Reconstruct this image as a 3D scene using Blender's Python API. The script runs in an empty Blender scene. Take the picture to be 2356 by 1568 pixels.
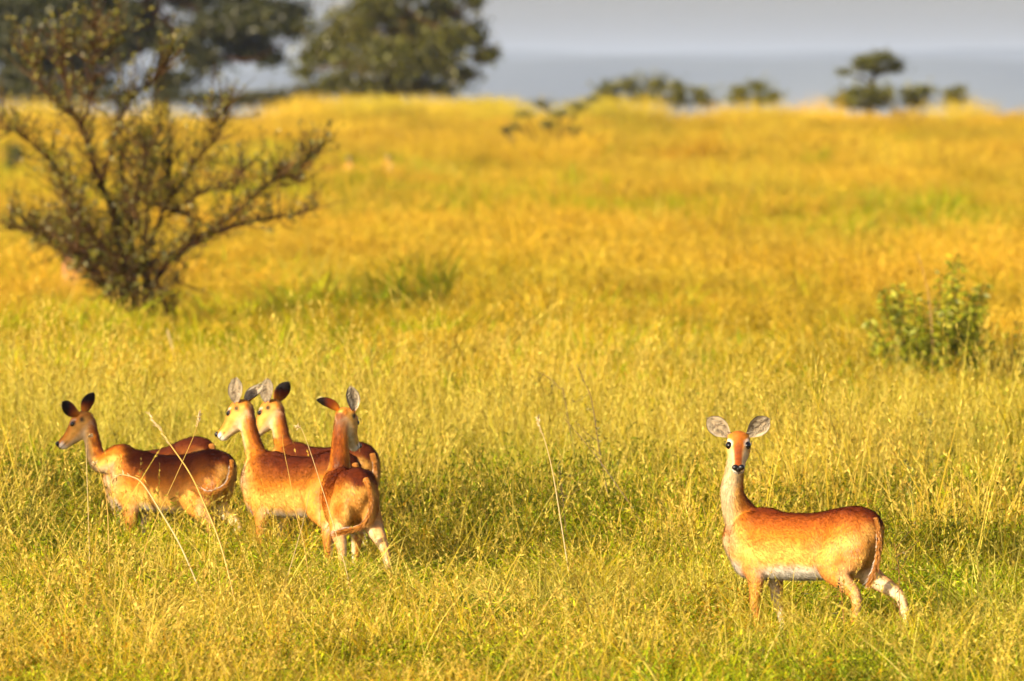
import bpy, math, random
import numpy as np
from mathutils import Vector, Matrix

# ------------------------------------------------------------------ camera, sky, sun, exposure
S = bpy.context.scene
COL = S.collection
F2 = 26122.0            # focal length in photo pixels (2356 wide)
EYE, HZ = 3.5, 180.0    # eye height above the near ground; photo row of the eye level
cam = bpy.data.cameras.new("camera")
camo = bpy.data.objects.new("camera", cam); COL.objects.link(camo)
cam.sensor_width = 36.0
cam.lens = F2 * 36 / 2356
cam.clip_start = 1.0; cam.clip_end = 60000
camo.location = (0, 0, EYE)
camo.rotation_euler = (math.radians(90) - math.atan((784 - HZ) / F2), 0, 0)
cam.dof.use_dof = True
cam.dof.focus_distance = 72.5
cam.dof.aperture_fstop = 5.3
S.camera = camo

SUN_TH, SUN_EL = 46.0, 25.0      # degrees towards the viewer from pure left; elevation
th, el = math.radians(SUN_TH), math.radians(SUN_EL)
to_sun = Vector((-math.cos(th) * math.cos(el), -math.sin(th) * math.cos(el), math.sin(el)))
w = bpy.data.worlds.new("World"); S.world = w; w.use_nodes = True
nt = w.node_tree; nt.nodes.clear()
sky = nt.nodes.new("ShaderNodeTexSky"); sky.sky_type = 'NISHITA'; sky.sun_disc = False
sky.sun_elevation = el; sky.sun_rotation = math.atan2(to_sun.x, to_sun.y)
sky.air_density = 1.0; sky.dust_density = 4.0; sky.ozone_density = 1.0; sky.altitude = 900
bg = nt.nodes.new("ShaderNodeBackground"); bg.inputs[1].default_value = 0.128
tn = nt.nodes.new("ShaderNodeMix"); tn.data_type = 'RGBA'; tn.blend_type = 'MULTIPLY'
tn.inputs[0].default_value = 1.0; tn.inputs[7].default_value = (1.0, 0.865, 0.815, 1)
wo = nt.nodes.new("ShaderNodeOutputWorld")
nt.links.new(sky.outputs[0], tn.inputs[6]); nt.links.new(tn.outputs[2], bg.inputs[0]); nt.links.new(bg.outputs[0], wo.inputs[0])
sl = bpy.data.lights.new("sun", 'SUN'); sl.energy = 5.0; sl.angle = math.radians(0.5); sl.color = (1.0, 0.89, 0.66)
so = bpy.data.objects.new("sun", sl); COL.objects.link(so)
so.rotation_euler = to_sun.to_track_quat('Z', 'Y').to_euler(); so.location = (-20, -20, 30)
S.view_settings.view_transform = 'Standard'; S.view_settings.look = 'None'
S.view_settings.gamma = 1; S.view_settings.exposure = 0.78
S.cycles.use_denoising = True; S.cycles.use_adaptive_sampling = True; S.cycles.adaptive_threshold = 0.03
S.cycles.max_bounces = 7; S.cycles.diffuse_bounces = 2; S.cycles.transmission_bounces = 3
S.cycles.glossy_bounces = 2; S.cycles.volume_bounces = 0; S.cycles.transparent_max_bounces = 4
S.render.film_transparent = False

# ------------------------------------------------------------------ helpers
rng = np.random.default_rng(7)
random.seed(7)
A = np.array

def hash2(ix, iy, seed):
    h = (ix.astype(np.int64) * 374761393 + iy.astype(np.int64) * 668265263 + seed * 2147483647) & 0xffffffff
    h = ((h ^ (h >> 13)) * 1274126177) & 0xffffffff
    h = h ^ (h >> 16)
    return (h & 0xffff) / 65535.0

def vnoise(x, y, seed=0):
    x = np.asarray(x, float); y = np.asarray(y, float)
    ix = np.floor(x); iy = np.floor(y); fx = x - ix; fy = y - iy
    fx = fx * fx * (3 - 2 * fx); fy = fy * fy * (3 - 2 * fy)
    a = hash2(ix, iy, seed); b = hash2(ix + 1, iy, seed); c = hash2(ix, iy + 1, seed); d = hash2(ix + 1, iy + 1, seed)
    return (a * (1 - fx) + b * fx) * (1 - fy) + (c * (1 - fx) + d * fx) * fy

def fbm(x, y, seed=0, o=3):
    s = 0; a = 1; t = 0
    for k in range(o):
        s = s + a * vnoise(x * 2 ** k, y * 2 ** k, seed + k * 17); t += a; a *= 0.5
    return s / t

def sstep(a, b, x):
    t = np.clip((x - a) / (b - a), 0, 1); return t * t * (3 - 2 * t)

def ground(x, y):
    x = np.asarray(x, float); y = np.asarray(y, float)
    z = 0.90 * sstep(150, 430, y)
    z = z + (fbm(x / 14, y / 30, 3) - 0.5) * 0.7 * sstep(110, 260, y)
    z = z + (fbm(x / 2.5, y / 6, 5, 2) - 0.5) * 0.06 * (1 - sstep(200, 600, y))
    z = z - 46 * sstep(440, 1200, y)
    z = z + (fbm(x / 900, y / 900, 9) - 0.5) * 14 * sstep(1200, 3000, y)
    return z

_t = np.linspace(50, 430, 3000)
_v = HZ + F2 * (EYE - 0.90 * sstep(150, 430, _t)) / _t
def dist_of(v):                    # ground distance seen at photo row v
    return float(np.interp(-v, -_v, _t))
def X(u, d): return (u - 1178) / F2 * d
def P(u, v, d): return Vector((X(u, d), d, EYE + (HZ - v) / F2 * d))

def tag(o, label=None, cat=None, group=None, kind=None):
    if label: o["label"] = label
    if cat: o["category"] = cat
    if group: o["group"] = group
    if kind: o["kind"] = kind
    return o

def empty(name, loc, rz=0):
    o = bpy.data.objects.new(name, None); COL.objects.link(o); o.location = loc; o.rotation_euler = (0, 0, rz)
    o.empty_display_size = 0.2
    return o

class Acc:
    """collects vertices, faces and a colour per vertex"""
    def __init__(s): s.v = []; s.f4 = []; s.f3 = []; s.c = []; s.n = 0
    def add(s, v, f4=None, f3=None, c=(1, 1, 1)):
        v = np.asarray(v, float).reshape(-1, 3)
        c = np.broadcast_to(np.asarray(c, float), (len(v), 3))
        if f4 is not None and len(f4): s.f4.append(np.asarray(f4, int).reshape(-1, 4) + s.n)
        if f3 is not None and len(f3): s.f3.append(np.asarray(f3, int).reshape(-1, 3) + s.n)
        s.v.append(v); s.c.append(c); s.n += len(v)
    def mesh(s, name, mat=None, smooth=False):
        v = np.concatenate(s.v); c = np.concatenate(s.c)
        f4 = np.concatenate(s.f4) if s.f4 else np.zeros((0, 4), int)
        f3 = np.concatenate(s.f3) if s.f3 else np.zeros((0, 3), int)
        me = bpy.data.meshes.new(name)
        nl = f4.size + f3.size
        me.vertices.add(len(v)); me.vertices.foreach_set("co", v.astype(np.float32).ravel())
        me.loops.add(nl); me.loops.foreach_set("vertex_index", np.concatenate([f4.ravel(), f3.ravel()]).astype(np.int32))
        npoly = len(f4) + len(f3); me.polygons.add(npoly)
        st = np.concatenate([np.arange(len(f4)) * 4, f4.size + np.arange(len(f3)) * 3]).astype(np.int32)
        me.polygons.foreach_set("loop_start", st)
        me.update(calc_edges=True); me.validate()
        setcol(me, c)
        if smooth: me.polygons.foreach_set("use_smooth", np.ones(len(me.polygons), bool))
        if mat: me.materials.append(mat)
        return me
    def obj(s, name, mat, parent=None, smooth=False):
        o = bpy.data.objects.new(name, s.mesh(name, mat, smooth)); COL.objects.link(o); o.parent = parent
        return o

def setcol(me, c):
    a = me.color_attributes.new("Col", 'FLOAT_COLOR', 'POINT')
    cc = np.ones((len(me.vertices), 4), np.float32); cc[:, :3] = c[:len(me.vertices)]
    a.data.foreach_set("color", cc.ravel())

def unit(a):
    a = np.asarray(a, float); return a / (np.linalg.norm(a, axis=-1, keepdims=True) + 1e-12)

def tube(acc, pts, rad, n=6, c=(1, 1, 1)):
    pts = np.asarray(pts, float); rad = np.broadcast_to(np.asarray(rad, float), (len(pts),))
    t = unit(np.gradient(pts, axis=0))
    ref = A([0.13, 0.97, 0.2]) if abs(t[0] @ A([0.13, 0.97, 0.2])) < .9 else A([1, 0, 0.])
    U = unit(np.cross(t, ref)); V = np.cross(t, U)
    a = np.arange(n) / n * 2 * np.pi
    v = pts[:, None] + rad[:, None, None] * (np.cos(a)[None, :, None] * U[:, None] + np.sin(a)[None, :, None] * V[:, None])
    m = len(pts); i = np.arange(m - 1)[:, None] * n; j = np.arange(n)[None]; k = (j + 1) % n
    f = np.stack([i + j, i + k, i + n + k, i + n + j], -1).reshape(-1, 4)
    if np.asarray(c).ndim == 2: c = np.repeat(np.asarray(c), n, axis=0)
    acc.add(v, f4=f, c=c)

def leaves(acc, p, d, length, width, c, nrm=None, fold=0.0):
    """diamond leaves at points p along directions d"""
    p = np.asarray(p, float).reshape(-1, 3); n = len(p); d = unit(d)
    if nrm is None: nrm = rng.normal(size=(n, 3))
    s = unit(np.cross(d, nrm)); up = np.cross(s, d)
    L = np.broadcast_to(np.asarray(length, float), (n,))[:, None]; W = np.broadcast_to(np.asarray(width, float), (n,))[:, None]
    v = np.stack([p, p + d * L * .45 + s * W * .5 + up * W * fold, p + d * L - up * L * .1, p + d * L * .45 - s * W * .5 + up * W * fold], 1)
    f = (np.arange(n)[:, None] * 4 + A([0, 1, 2, 3])[None])
    c = np.broadcast_to(np.asarray(c, float), (n, 3))
    acc.add(v, f4=f, c=np.repeat(c, 4, axis=0))

def blades(acc, n, rad, hmin, hmax, width, lean, curl, cols, segs=4, root=0.6):
    az = rng.uniform(0, 2 * np.pi, n); r = rad * np.sqrt(rng.uniform(0, 1, n))
    base = np.stack([r * np.cos(az), r * np.sin(az), np.full(n, -.03)], 1)
    h = rng.uniform(hmin, hmax, n)
    la = az + rng.normal(0, 1.1, n); ld = np.stack([np.cos(la), np.sin(la), 0 * la], 1)
    le = np.abs(rng.normal(lean, lean * .5, n)); cu = np.abs(rng.normal(curl, curl * .6, n))
    t = np.linspace(0, 1, segs + 1)[None, :, None]
    H = h[:, None, None]
    pos = base[:, None] + ld[:, None] * H * (le[:, None, None] * t + cu[:, None, None] * t * t) + A([0, 0, 1]) * H * (t - .45 * cu[:, None, None] * t ** 3)
    wa = rng.uniform(0, np.pi, n); sd = np.stack([np.cos(wa), np.sin(wa), 0 * wa], 1)[:, None]
    wd = width * rng.uniform(.6, 1.4, n)[:, None, None] * np.clip(1.15 - t ** 2, 0.08, 1) * .5
    v = np.stack([pos - sd * wd, pos + sd * wd], 2).reshape(-1, 3)
    m = (segs + 1) * 2
    f = (np.arange(n)[:, None, None] * m + np.arange(segs)[None, :, None] * 2 + A([0, 1, 3, 2])[None, None]).reshape(-1, 4)
    cols = np.asarray(cols, float)
    cw = rng.uniform(0, 1, n); k = rng.integers(0, len(cols), n); k2 = rng.integers(0, len(cols), n)
    c = cols[k] * cw[:, None] + cols[k2] * (1 - cw[:, None]); c = c * rng.uniform(.8, 1.2, (n, 1))
    cc = c[:, None, :] * (A([.86, .98, .80]) * (1 - t) + t)      # greener at the foot, drier at the tip
    acc.add(v, f4=f, c=np.repeat(cc, 2, axis=1).reshape(-1, 3))
    return pos, c

# ------------------------------------------------------------------ materials
def mat_base(name):
    m = bpy.data.materials.new(name); m.use_nodes = True; n = m.node_tree; n.nodes.clear()
    out = n.nodes.new("ShaderNodeOutputMaterial"); return m, n, out

def mat_plant(name, trans=0.35, gloss=0.05, tint=False, rough=.5):
    m, n, out = mat_base(name)
    at = n.nodes.new("ShaderNodeAttribute"); at.attribute_name = "Col"
    col = at.outputs[0]
    if tint:
        t = n.nodes.new("ShaderNodeAttribute"); t.attribute_name = "tint"; t.attribute_type = 'INSTANCER'
        mx = n.nodes.new("ShaderNodeMix"); mx.data_type = 'RGBA'; mx.blend_type = 'MULTIPLY'; mx.inputs[0].default_value = 1
        n.links.new(col, mx.inputs[6]); n.links.new(t.outputs[0], mx.inputs[7]); col = mx.outputs[2]
    d = n.nodes.new("ShaderNodeBsdfDiffuse"); tr = n.nodes.new("ShaderNodeBsdfTranslucent"); g = n.nodes.new("ShaderNodeBsdfGlossy")
    g.inputs["Roughness"].default_value = rough; g.inputs[0].default_value = (1, .95, .85, 1)
    m1 = n.nodes.new("ShaderNodeMixShader"); m1.inputs[0].default_value = trans
    m2 = n.nodes.new("ShaderNodeMixShader"); m2.inputs[0].default_value = gloss
    n.links.new(col, d.inputs[0]); n.links.new(col, tr.inputs[0])
    n.links.new(d.outputs[0], m1.inputs[1]); n.links.new(tr.outputs[0], m1.inputs[2])
    n.links.new(m1.outputs[0], m2.inputs[1]); n.links.new(g.outputs[0], m2.inputs[2]); n.links.new(m2.outputs[0], out.inputs[0])
    return m

def mat_pbr(name, attr=None, color=(.5, .5, .5), rough=.7, spec=.3, noise=None, bump=None):
    m, n, out = mat_base(name)
    b = n.nodes.new("ShaderNodeBsdfPrincipled"); b.inputs["Roughness"].default_value = rough
    b.inputs["Specular IOR Level"].default_value = spec
    tc = n.nodes.new("ShaderNodeTexCoord")
    if attr:
        at = n.nodes.new("ShaderNodeAttribute"); at.attribute_name = attr; src = at.outputs[0]
    else:
        rg = n.nodes.new("ShaderNodeRGB"); rg.outputs[0].default_value = (*color, 1); src = rg.outputs[0]
    if noise:
        nz = n.nodes.new("ShaderNodeTexNoise"); nz.inputs["Scale"].default_value = noise[0]; nz.inputs["Detail"].default_value = 5
        mr = n.nodes.new("ShaderNodeMapRange"); mr.inputs[1].default_value = .3; mr.inputs[2].default_value = .7
        mr.inputs[3].default_value = 1 - noise[1]; mr.inputs[4].default_value = 1 + noise[1]
        n.links.new(tc.outputs["Object"], nz.inputs["Vector"]); n.links.new(nz.outputs[0], mr.inputs[0])
        vm = n.nodes.new("ShaderNodeVectorMath"); vm.operation = 'SCALE'
        n.links.new(src, vm.inputs[0]); n.links.new(mr.outputs[0], vm.inputs["Scale"]); src = vm.outputs[0]
    n.links.new(src, b.inputs["Base Color"])
    if bump:
        nz = n.nodes.new("ShaderNodeTexNoise"); nz.inputs["Scale"].default_value = bump[0]; nz.inputs["Detail"].default_value = 6
        n.links.new(tc.outputs["Object"], nz.inputs["Vector"])
        bp = n.nodes.new("ShaderNodeBump"); bp.inputs["Distance"].default_value = bump[1]; bp.inputs["Strength"].default_value = .8
        n.links.new(nz.outputs[0], bp.inputs["Height"]); n.links.new(bp.outputs[0], b.inputs["Normal"])
    n.links.new(b.outputs[0], out.inputs[0])
    return m

M_GRASS = mat_plant("grass_blades", .24, .010, tint=True)
M_PLANT = mat_plant("leaf_and_stem", .3, .05)
M_LEAF = mat_plant("tree_leaf", .3, .04)
M_BARK = mat_pbr("bark", attr="Col", rough=1, spec=.05, noise=(6, .35), bump=(25, .02))
M_FUR = mat_pbr("short_fur", attr="Col", rough=.75, spec=.12, noise=(26, .13), bump=(160, .0025))
M_HAIR = mat_plant("fur_strands", .15, .03, rough=.45)
M_EYE = mat_pbr("dark_eye", color=(.006, .004, .003), rough=.08, spec=.6)
M_NOSE = mat_pbr("wet_nose", color=(.008, .006, .006), rough=.28, spec=.5, bump=(300, .002))
M_EARTH = mat_pbr("red_earth", color=(.42, .19, .07), rough=.95, noise=(3, .3), bump=(8, .06))

# ------------------------------------------------------------------ setting: terrain, hills, haze
def build_ground():
    ys = np.concatenate([np.linspace(20, 60, 9), np.linspace(62, 470, 205), 470 * np.exp(np.linspace(0.01, math.log(27000 / 470), 75))])
    q = np.linspace(-1, 1, 121)
    acc = Acc(); rows = []
    for y in ys:
        half = 60 + y * 0.6
        rows.append(np.stack([np.sign(q) * np.abs(q) ** 1.8 * half, np.full_like(q, y), np.zeros_like(q)], 1))
    v = np.array(rows); v[..., 2] = ground(v[..., 0], v[..., 1])
    n = len(q); i = np.arange(len(ys) - 1)[:, None] * n; j = np.arange(n - 1)[None]
    f = np.stack([i + j, i + j + 1, i + n + j + 1, i + n + j], -1).reshape(-1, 4)
    acc.add(v, f4=f)
    m, n_, out = mat_base("savanna_soil")
    b = n_.nodes.new("ShaderNodeBsdfPrincipled"); b.inputs["Roughness"].default_value = 1; b.inputs["Specular IOR Level"].default_value = 0
    tc = n_.nodes.new("ShaderNodeTexCoord"); nz = n_.nodes.new("ShaderNodeTexNoise"); nz.inputs["Scale"].default_value = .9; nz.inputs["Detail"].default_value = 8
    cr = n_.nodes.new("ShaderNodeValToRGB")
    cr.color_ramp.elements[0].position = .35; cr.color_ramp.elements[0].color = (.10, .075, .012, 1)
    cr.color_ramp.elements[1].position = .65; cr.color_ramp.elements[1].color = (.24, .17, .025, 1)
    n_.links.new(tc.outputs["Object"], nz.inputs["Vector"]); n_.links.new(nz.outputs[0], cr.inputs[0])
    n_.links.new(cr.outputs[0], b.inputs["Base Color"]); n_.links.new(b.outputs[0], out.inputs[0])
    o = acc.obj("ground", m, smooth=True); tag(o, "grassy savanna ground rising to a low crest", kind="structure")

def build_hills():
    m = mat_pbr("far_hill_cover", color=(.075, .080, .065), rough=1, spec=0, noise=(.0016, .75))
    for k, (y0, top, seed) in enumerate([(16500, 42, 21), (21500, 66, 33)]):
        acc = Acc(); xs = np.linspace(-5200, 5200, 180); yy = np.linspace(0, 1, 14)
        gx, gy = np.meshgrid(xs, yy)
        prof = np.sin(np.clip(gy, 0, 1) * np.pi) ** .8
        hgt = (top + 42) * (0.93 + 0.07 * np.tanh(gx / 500)) * prof + ((fbm(gx / 300, gx * 0 + seed, seed, 4) - .5) * 22 + (7 - 4 * k) * np.sin(gx / 230 + .6 + k * 2)) * prof
        v = np.stack([gx, y0 - 900 + gy * 1900, -52 + hgt], -1)
        n = len(xs); i = np.arange(13)[:, None] * n; j = np.arange(n - 1)[None]
        f = np.stack([i + j, i + j + 1, i + n + j + 1, i + n + j], -1).reshape(-1, 4)
        acc.add(v, f4=f)
        o = acc.obj("hills", m, smooth=True)
        tag(o, ["long low blue hill range beyond the plain", "fainter ridge rising behind the blue hills"][k], kind="structure")

def build_haze():
    x, y0, y1, z0, z1 = 17500, -30, 27500, -80, 75
    v = [(sx * x, y, z) for z in (z0, z1) for y in (y0, y1) for sx in (-1, 1)]
    acc = Acc(); acc.add(v, f4=[(0, 2, 3, 1), (4, 5, 7, 6), (0, 1, 5, 4), (2, 6, 7, 3), (0, 4, 6, 2), (1, 3, 7, 5)])
    m, n, out = mat_base("haze_air")
    vol = n.nodes.new("ShaderNodeVolumePrincipled")
    vol.inputs["Color"].default_value = (.66, .78, 1.0, 1); vol.inputs["Density"].default_value = HAZE
    vol.inputs["Anisotropy"].default_value = 0.0
    n.links.new(vol.outputs[0], out.inputs["Volume"])
    o = acc.obj("haze", m); tag(o, "pale blue air haze over the plain", kind="stuff")
HAZE = 5.2e-5
build_ground(); build_hills(); build_haze()

# ------------------------------------------------------------------ animals
CR = A([.66, .52, .32]); WH = A([.80, .74, .64]); OR = A([.53, .170, .012]); TAN = A([.72, .40, .085])
DK = A([.17, .028, .005]); RD = A([.34, .080, .008]); BLK = A([.012, .008, .007])

def mixc(a, b, t):
    t = np.asarray(t)[..., None]; return a * (1 - t) + b * t

def loft(acc, C, U, V, a, b, n=22, pw=1.0):
    C = np.asarray(C, float); th_ = np.arange(n) / n * 2 * np.pi
    cs, sn = np.cos(th_), np.sin(th_)
    v = C[:, None] + a[:, None, None] * cs[None, :, None] * U[:, None] + b[:, None, None] * sn[None, :, None] * V[:, None]
    m = len(C); i = np.arange(m - 1)[:, None] * n; j = np.arange(n)[None]; k = (j + 1) % n
    f = np.stack([i + j, i + k, i + n + k, i + n + j], -1).reshape(-1, 4)
    vv = np.concatenate([v.reshape(-1, 3), C[:1], C[-1:]]); c0 = m * n
    f3 = [(c0, (q + 1) % n, q) for q in range(n)] + [(c0 + 1, (m - 1) * n + q, (m - 1) * n + (q + 1) % n) for q in range(n)]
    acc.add(vv, f4=f, f3=f3)

def cat(pts, k=6):
    pts = np.asarray(pts, float); p = np.concatenate([[2 * pts[0] - pts[1]], pts, [2 * pts[-1] - pts[-2]]])
    out = []
    for i in range(1, len(p) - 2):
        for t in np.linspace(0, 1, k, endpoint=False):
            out.append(.5 * ((2 * p[i]) + (-p[i - 1] + p[i + 1]) * t + (2 * p[i - 1] - 5 * p[i] + 4 * p[i + 1] - p[i + 2]) * t * t + (-p[i - 1] + 3 * p[i] - 3 * p[i + 1] + p[i + 2]) * t ** 3))
    out.append(pts[-1]); return np.array(out)

TOR = A([[.535, .64, .035, .03], [.50, .63, .115, .075], [.42, .62, .170, .110], [.30, .612, .214, .138], [.15, .600, .210, .150], [0, .594, .208, .158],
         [-.15, .602, .208, .160], [-.27, .628, .208, .146], [-.40, .665, .190, .146], [-.50, .69, .150, .128], [-.565, .705, .095, .085], [-.59, .71, .04, .04]])

def ear_mesh(acc, base, axis, opn, L=.185, W=.106):
    axis = unit(axis); opn = A(opn, float); opn = unit(opn - axis * (opn @ axis)); side = np.cross(axis, opn)
    nu, nv = 17, 13
    u = np.linspace(0, 1, nu); v = np.linspace(-1, 1, nv)
    wid = W * .5 * np.interp(u, [0, .08, .2, .4, .6, .75, .88, .96, 1], [.22, .32, .58, .92, 1.0, .90, .62, .33, .04])
    phi = np.radians(np.interp(u, [0, .3, .7, 1], [115, 75, 48, 40]))
    R = wid / np.sin(np.minimum(phi, math.pi / 2))
    U, Vv = np.meshgrid(u, v, indexing='ij')
    ph = phi[:, None] * Vv
    pos = base + axis * (U * L)[..., None] + side * (R[:, None] * np.sin(ph))[..., None] + opn * (R[:, None] * (1 - np.cos(ph)))[..., None]
    pos = pos - opn * (0.02 * U)[..., None]
    inn = pos + opn * .004
    i = np.arange(nu - 1)[:, None] * nv; j = np.arange(nv - 1)[None]
    f = np.stack([i + j, i + j + 1, i + nv + j + 1, i + nv + j], -1).reshape(-1, 4)
    edge = np.clip((np.abs(Vv) - .78) / .22, 0, 1)
    nz = fbm(U * 14 + base[0] * 50, Vv * 5 + 3, 41)
    cin = mixc(A([.62, .47, .28]), A([.20, .13, .075]), np.clip((nz - .42) * 4.5, 0, 1))
    cin = mixc(cin, A([.70, .58, .40]), np.clip((np.abs(Vv) - .6) * 3, 0, .8))
    cin = mixc(cin, A([.72, .60, .44]), np.clip((.35 - U) * 2.2, 0, .7))
    cin = cin * .68; cin = mixc(cin, BLK * 2, sstep(.88, .97, np.abs(Vv)) * sstep(.25, .55, U)); cin = mixc(cin, BLK * 2, sstep(.93, .99, U))
    cou = mixc(OR * .8, DK * .8, sstep(.1, .5, U)); cou = mixc(cou, BLK, sstep(.42, .72, U + .15 * Vv))
    acc.add(pos, f4=f[:, ::-1], c=cou.reshape(-1, 3)); acc.add(inn, f4=f, c=cin.reshape(-1, 3))
    # rim
    idx = np.concatenate([np.arange(nu) * nv, (nu - 1) * nv + np.arange(1, nv), (np.arange(nu - 1)[::-1]) * nv + nv - 1])
    po = pos.reshape(-1, 3)[idx]; pi_ = inn.reshape(-1, 3)[idx]; k = np.arange(len(idx) - 1)
    ur = U.reshape(-1)[idx]
    rc = mixc(OR * .6, BLK, sstep(.2, .5, ur))
    acc.add(np.concatenate([po, pi_]), f4=np.stack([k, k + 1, k + 1 + len(idx), k + len(idx)], 1), c=np.concatenate([rc, rc]))

def sphere(acc, c, r, n=14, c_=(1, 1, 1), frame=None, scale=(1, 1, 1)):
    a = np.arange(n) / n * 2 * np.pi; b = np.linspace(0, np.pi, n // 2 + 2)
    B, A_ = np.meshgrid(b, a, indexing='ij')
    v = np.stack([np.sin(B) * np.cos(A_), np.sin(B) * np.sin(A_), np.cos(B)], -1) * A(scale) * r
    if frame is not None: v = v @ frame
    i = np.arange(len(b) - 1)[:, None] * n; j = np.arange(n)[None]; k = (j + 1) % n
    acc.add(v + c, f4=np.stack([i + j, i + n + j, i + n + k, i + k], -1).reshape(-1, 4), c=c_)

def antelope(label, px, k, head, pose):
    """px: photo column of the body centre; k: photo pixels per metre; head: body heading, degrees turned away from pure left"""
    sc = pose.get('scale', 1.0)
    d = F2 / k; gx, gy = X(px, d), d
    a = math.radians(head); Fw = A([-math.cos(a), math.sin(a), 0]); Lf = A([-math.sin(a), -math.cos(a), 0]); Up = A([0, 0, 1.])
    Rm = np.stack([Fw, Lf, Up])            # rows: local axes in world
    def loc(p): return Rm @ (A(p, float)) / sc       # view metres (right, away, up) -> local units
    root = empty("antelope", (gx, gy, float(ground(gx, gy)) + pose.get('dz', 0.0)), math.pi - a); root.scale = (sc,) * 3; root.rotation_euler[1] = math.radians(pose.get('pitch', 0))
    tag(root, label, "antelope", pose.get('group', "russet antelopes in the grass"))
    acc = Acc(); Y = A([0, 1, 0.])
    lying = pose.get('lying', False); zo = -.36 if lying else 0
    T = TOR.copy(); T[:, 1] += zo
    T2 = cat(T, 3)
    loft(acc, np.stack([T2[:, 0], 0 * T2[:, 0], T2[:, 1]], 1), np.tile(Y, (len(T2), 1)), np.tile(Up, (len(T2), 1)), np.maximum(T2[:, 3], .02), np.maximum(T2[:, 2], .02))
    segs = []     # colour bones: (p0, p1, r, kind, side)
    legs = pose.get('legs', {})
    def limb(pts, rad, side, kind):
        q = cat(pts, 5); r = np.interp(np.linspace(0, len(pts) - 1, len(q)), range(len(pts)), rad)
        t0 = unit(q[1] - q[0]); q = np.concatenate([q[:1] - t0 * rad[0] * .85, q[:1] - t0 * rad[0] * .65, q[:1] - t0 * rad[0] * .35, q])
        r = np.concatenate([[rad[0] * .25, rad[0] * .68, rad[0] * .93], r])
        t = unit(np.gradient(q, axis=0)); U = unit(Y - t * (t @ Y)[:, None]); V = np.cross(t, U)
        loft(acc, q, U, V, r * np.interp(r, [.05, .11], [.92, .72]), r * 1.08, 16)
        for p0, p1, r0, r1 in zip(pts[:-1], pts[1:], rad[:-1], rad[1:]): segs.append((A(p0), A(p1), (r0 + r1) / 2, kind, side))
    if not lying:
        for key, side in (('fl', 1), ('fr', -1)):
            dx, dy, kn = legs.get(key, (0, 0, 0))
            limb([(.33, side * .070, .62), (.275, side * .090, .47), (.255 + dx * .25, side * .10 + dy * .3, .36), (.275 + dx * .6 + kn, side * .095 + dy * .6, .25),
                  (.265 + dx * .95, side * .09 + dy * .9, .09), (.285 + dx, side * .09 + dy, .045), (.305 + dx, side * .09 + dy, .0)],
                 [.085, .072, .046, .033, .020, .024, .025], side, 'leg')
        for key, side in (('hl', 1), ('hr', -1)):
            dx, dy, kn = legs.get(key, (0, 0, 0))
            limb([(-.40, side * .066, .69), (-.34, side * .085, .60), (-.305 + dx * .2, side * .100 + dy * .15, .49), (-.40 + dx * .4, side * .11 + dy * .3, .39), (-.50 + dx * .65 + kn, side * .10 + dy * .6, .29),
                  (-.48 + dx * .95, side * .095 + dy * .95, .09), (-.455 + dx, side * .095 + dy, .045), (-.44 + dx, side * .095 + dy, .0)],
                 [.115, .120, .094, .056, .034, .021, .024, .025], side, 'leg')
    else:
        for side in (1, -1):
            limb([(.33, side * .09, .26), (.25, side * .15, .10), (.42, side * .16, .05), (.30, side * .17, .03)], [.08, .055, .035, .025], side, 'leg')
            limb([(-.38, side * .10, .30), (-.22, side * .17, .16), (-.42, side * .20, .06), (-.25, side * .21, .03)], [.12, .09, .045, .03], side, 'leg')
    # shoulder and thigh masses
    for side in (1, -1):
        sphere(acc, A([.33, side * .072, .60 + zo]), 1, 16, scale=(.135, .070, .205))
        sphere(acc, A([-.39, side * .072, .64 + zo]), 1, 16, scale=(.175, .086, .200))
    sphere(acc, A([.26, 0, .775 + zo]), 1, 14, scale=(.16, .055, .06))
    # neck
    hp = loc(pose['poll']); hf = unit(loc(pose['dir'])); hu = unit(Up - hf * hf[2]); hy = np.cross(hu, hf)
    if 'roll' in pose: pass
    nb = [A([.33, 0, .66 + zo]), A([.42, 0, .77 + zo])] + [loc(p) for p in pose.get('neck', [])] + [hp + hf * .01 - hu * .015]
    q = cat(nb, 6); s = np.linspace(0, 1, len(q))
    ra = np.interp(s, [0, .25, .45, .7, 1], [.100, .083, .071, .057, .052]); rb = np.interp(s, [0, .25, .45, .7, 1], [.145, .112, .077, .059, .060])
    t = unit(np.gradient(q, axis=0)); Un = unit(Y * (1 - s[:, None]) + hy * s[:, None]); Un = unit(Un - t * np.sum(t * Un, 1)[:, None]); Vn = np.cross(Un, t)
    loft(acc, q, Un, Vn, ra, rb, 20)
    nq, nU, nV, nR = q, Un, np.cross(t, Un), rb
    # head
    H = A([[-.045, .0, .035, .030], [-.02, .0, .060, .056], [.03, .002, .084, .072], [.085, -.010, .090, .077], [.13, -.023, .079, .063],
           [.175, -.033, .062, .050], [.22, -.040, .050, .042], [.252, -.043, .047, .041], [.275, -.045, .041, .037], [.292, -.046, .024, .024]])
    H2 = cat(H, 4)
    loft(acc, hp + H2[:, :1] * hf + H2[:, 1:2] * hu, np.tile(hy, (len(H2), 1)), np.tile(hu, (len(H2), 1)), np.maximum(H2[:, 3], .01), np.maximum(H2[:, 2], .01), 20)
    Hm = np.stack([hf, hy, hu])
    for side in (1, -1):      # brow ridges and nostril pads
        sphere(acc, hp + A([.066, side * .048, .044]) @ Hm, 1, 10, frame=Hm, scale=(.036, .025, .019))
        sphere(acc, hp + A([.278, side * .020, -.026]) @ Hm, 1, 10, frame=Hm, scale=(.022, .018, .016))
        sphere(acc, hp + A([.01, side * .052, .030]) @ Hm, 1, 10, frame=Hm, scale=(.03, .025, .03))
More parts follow.
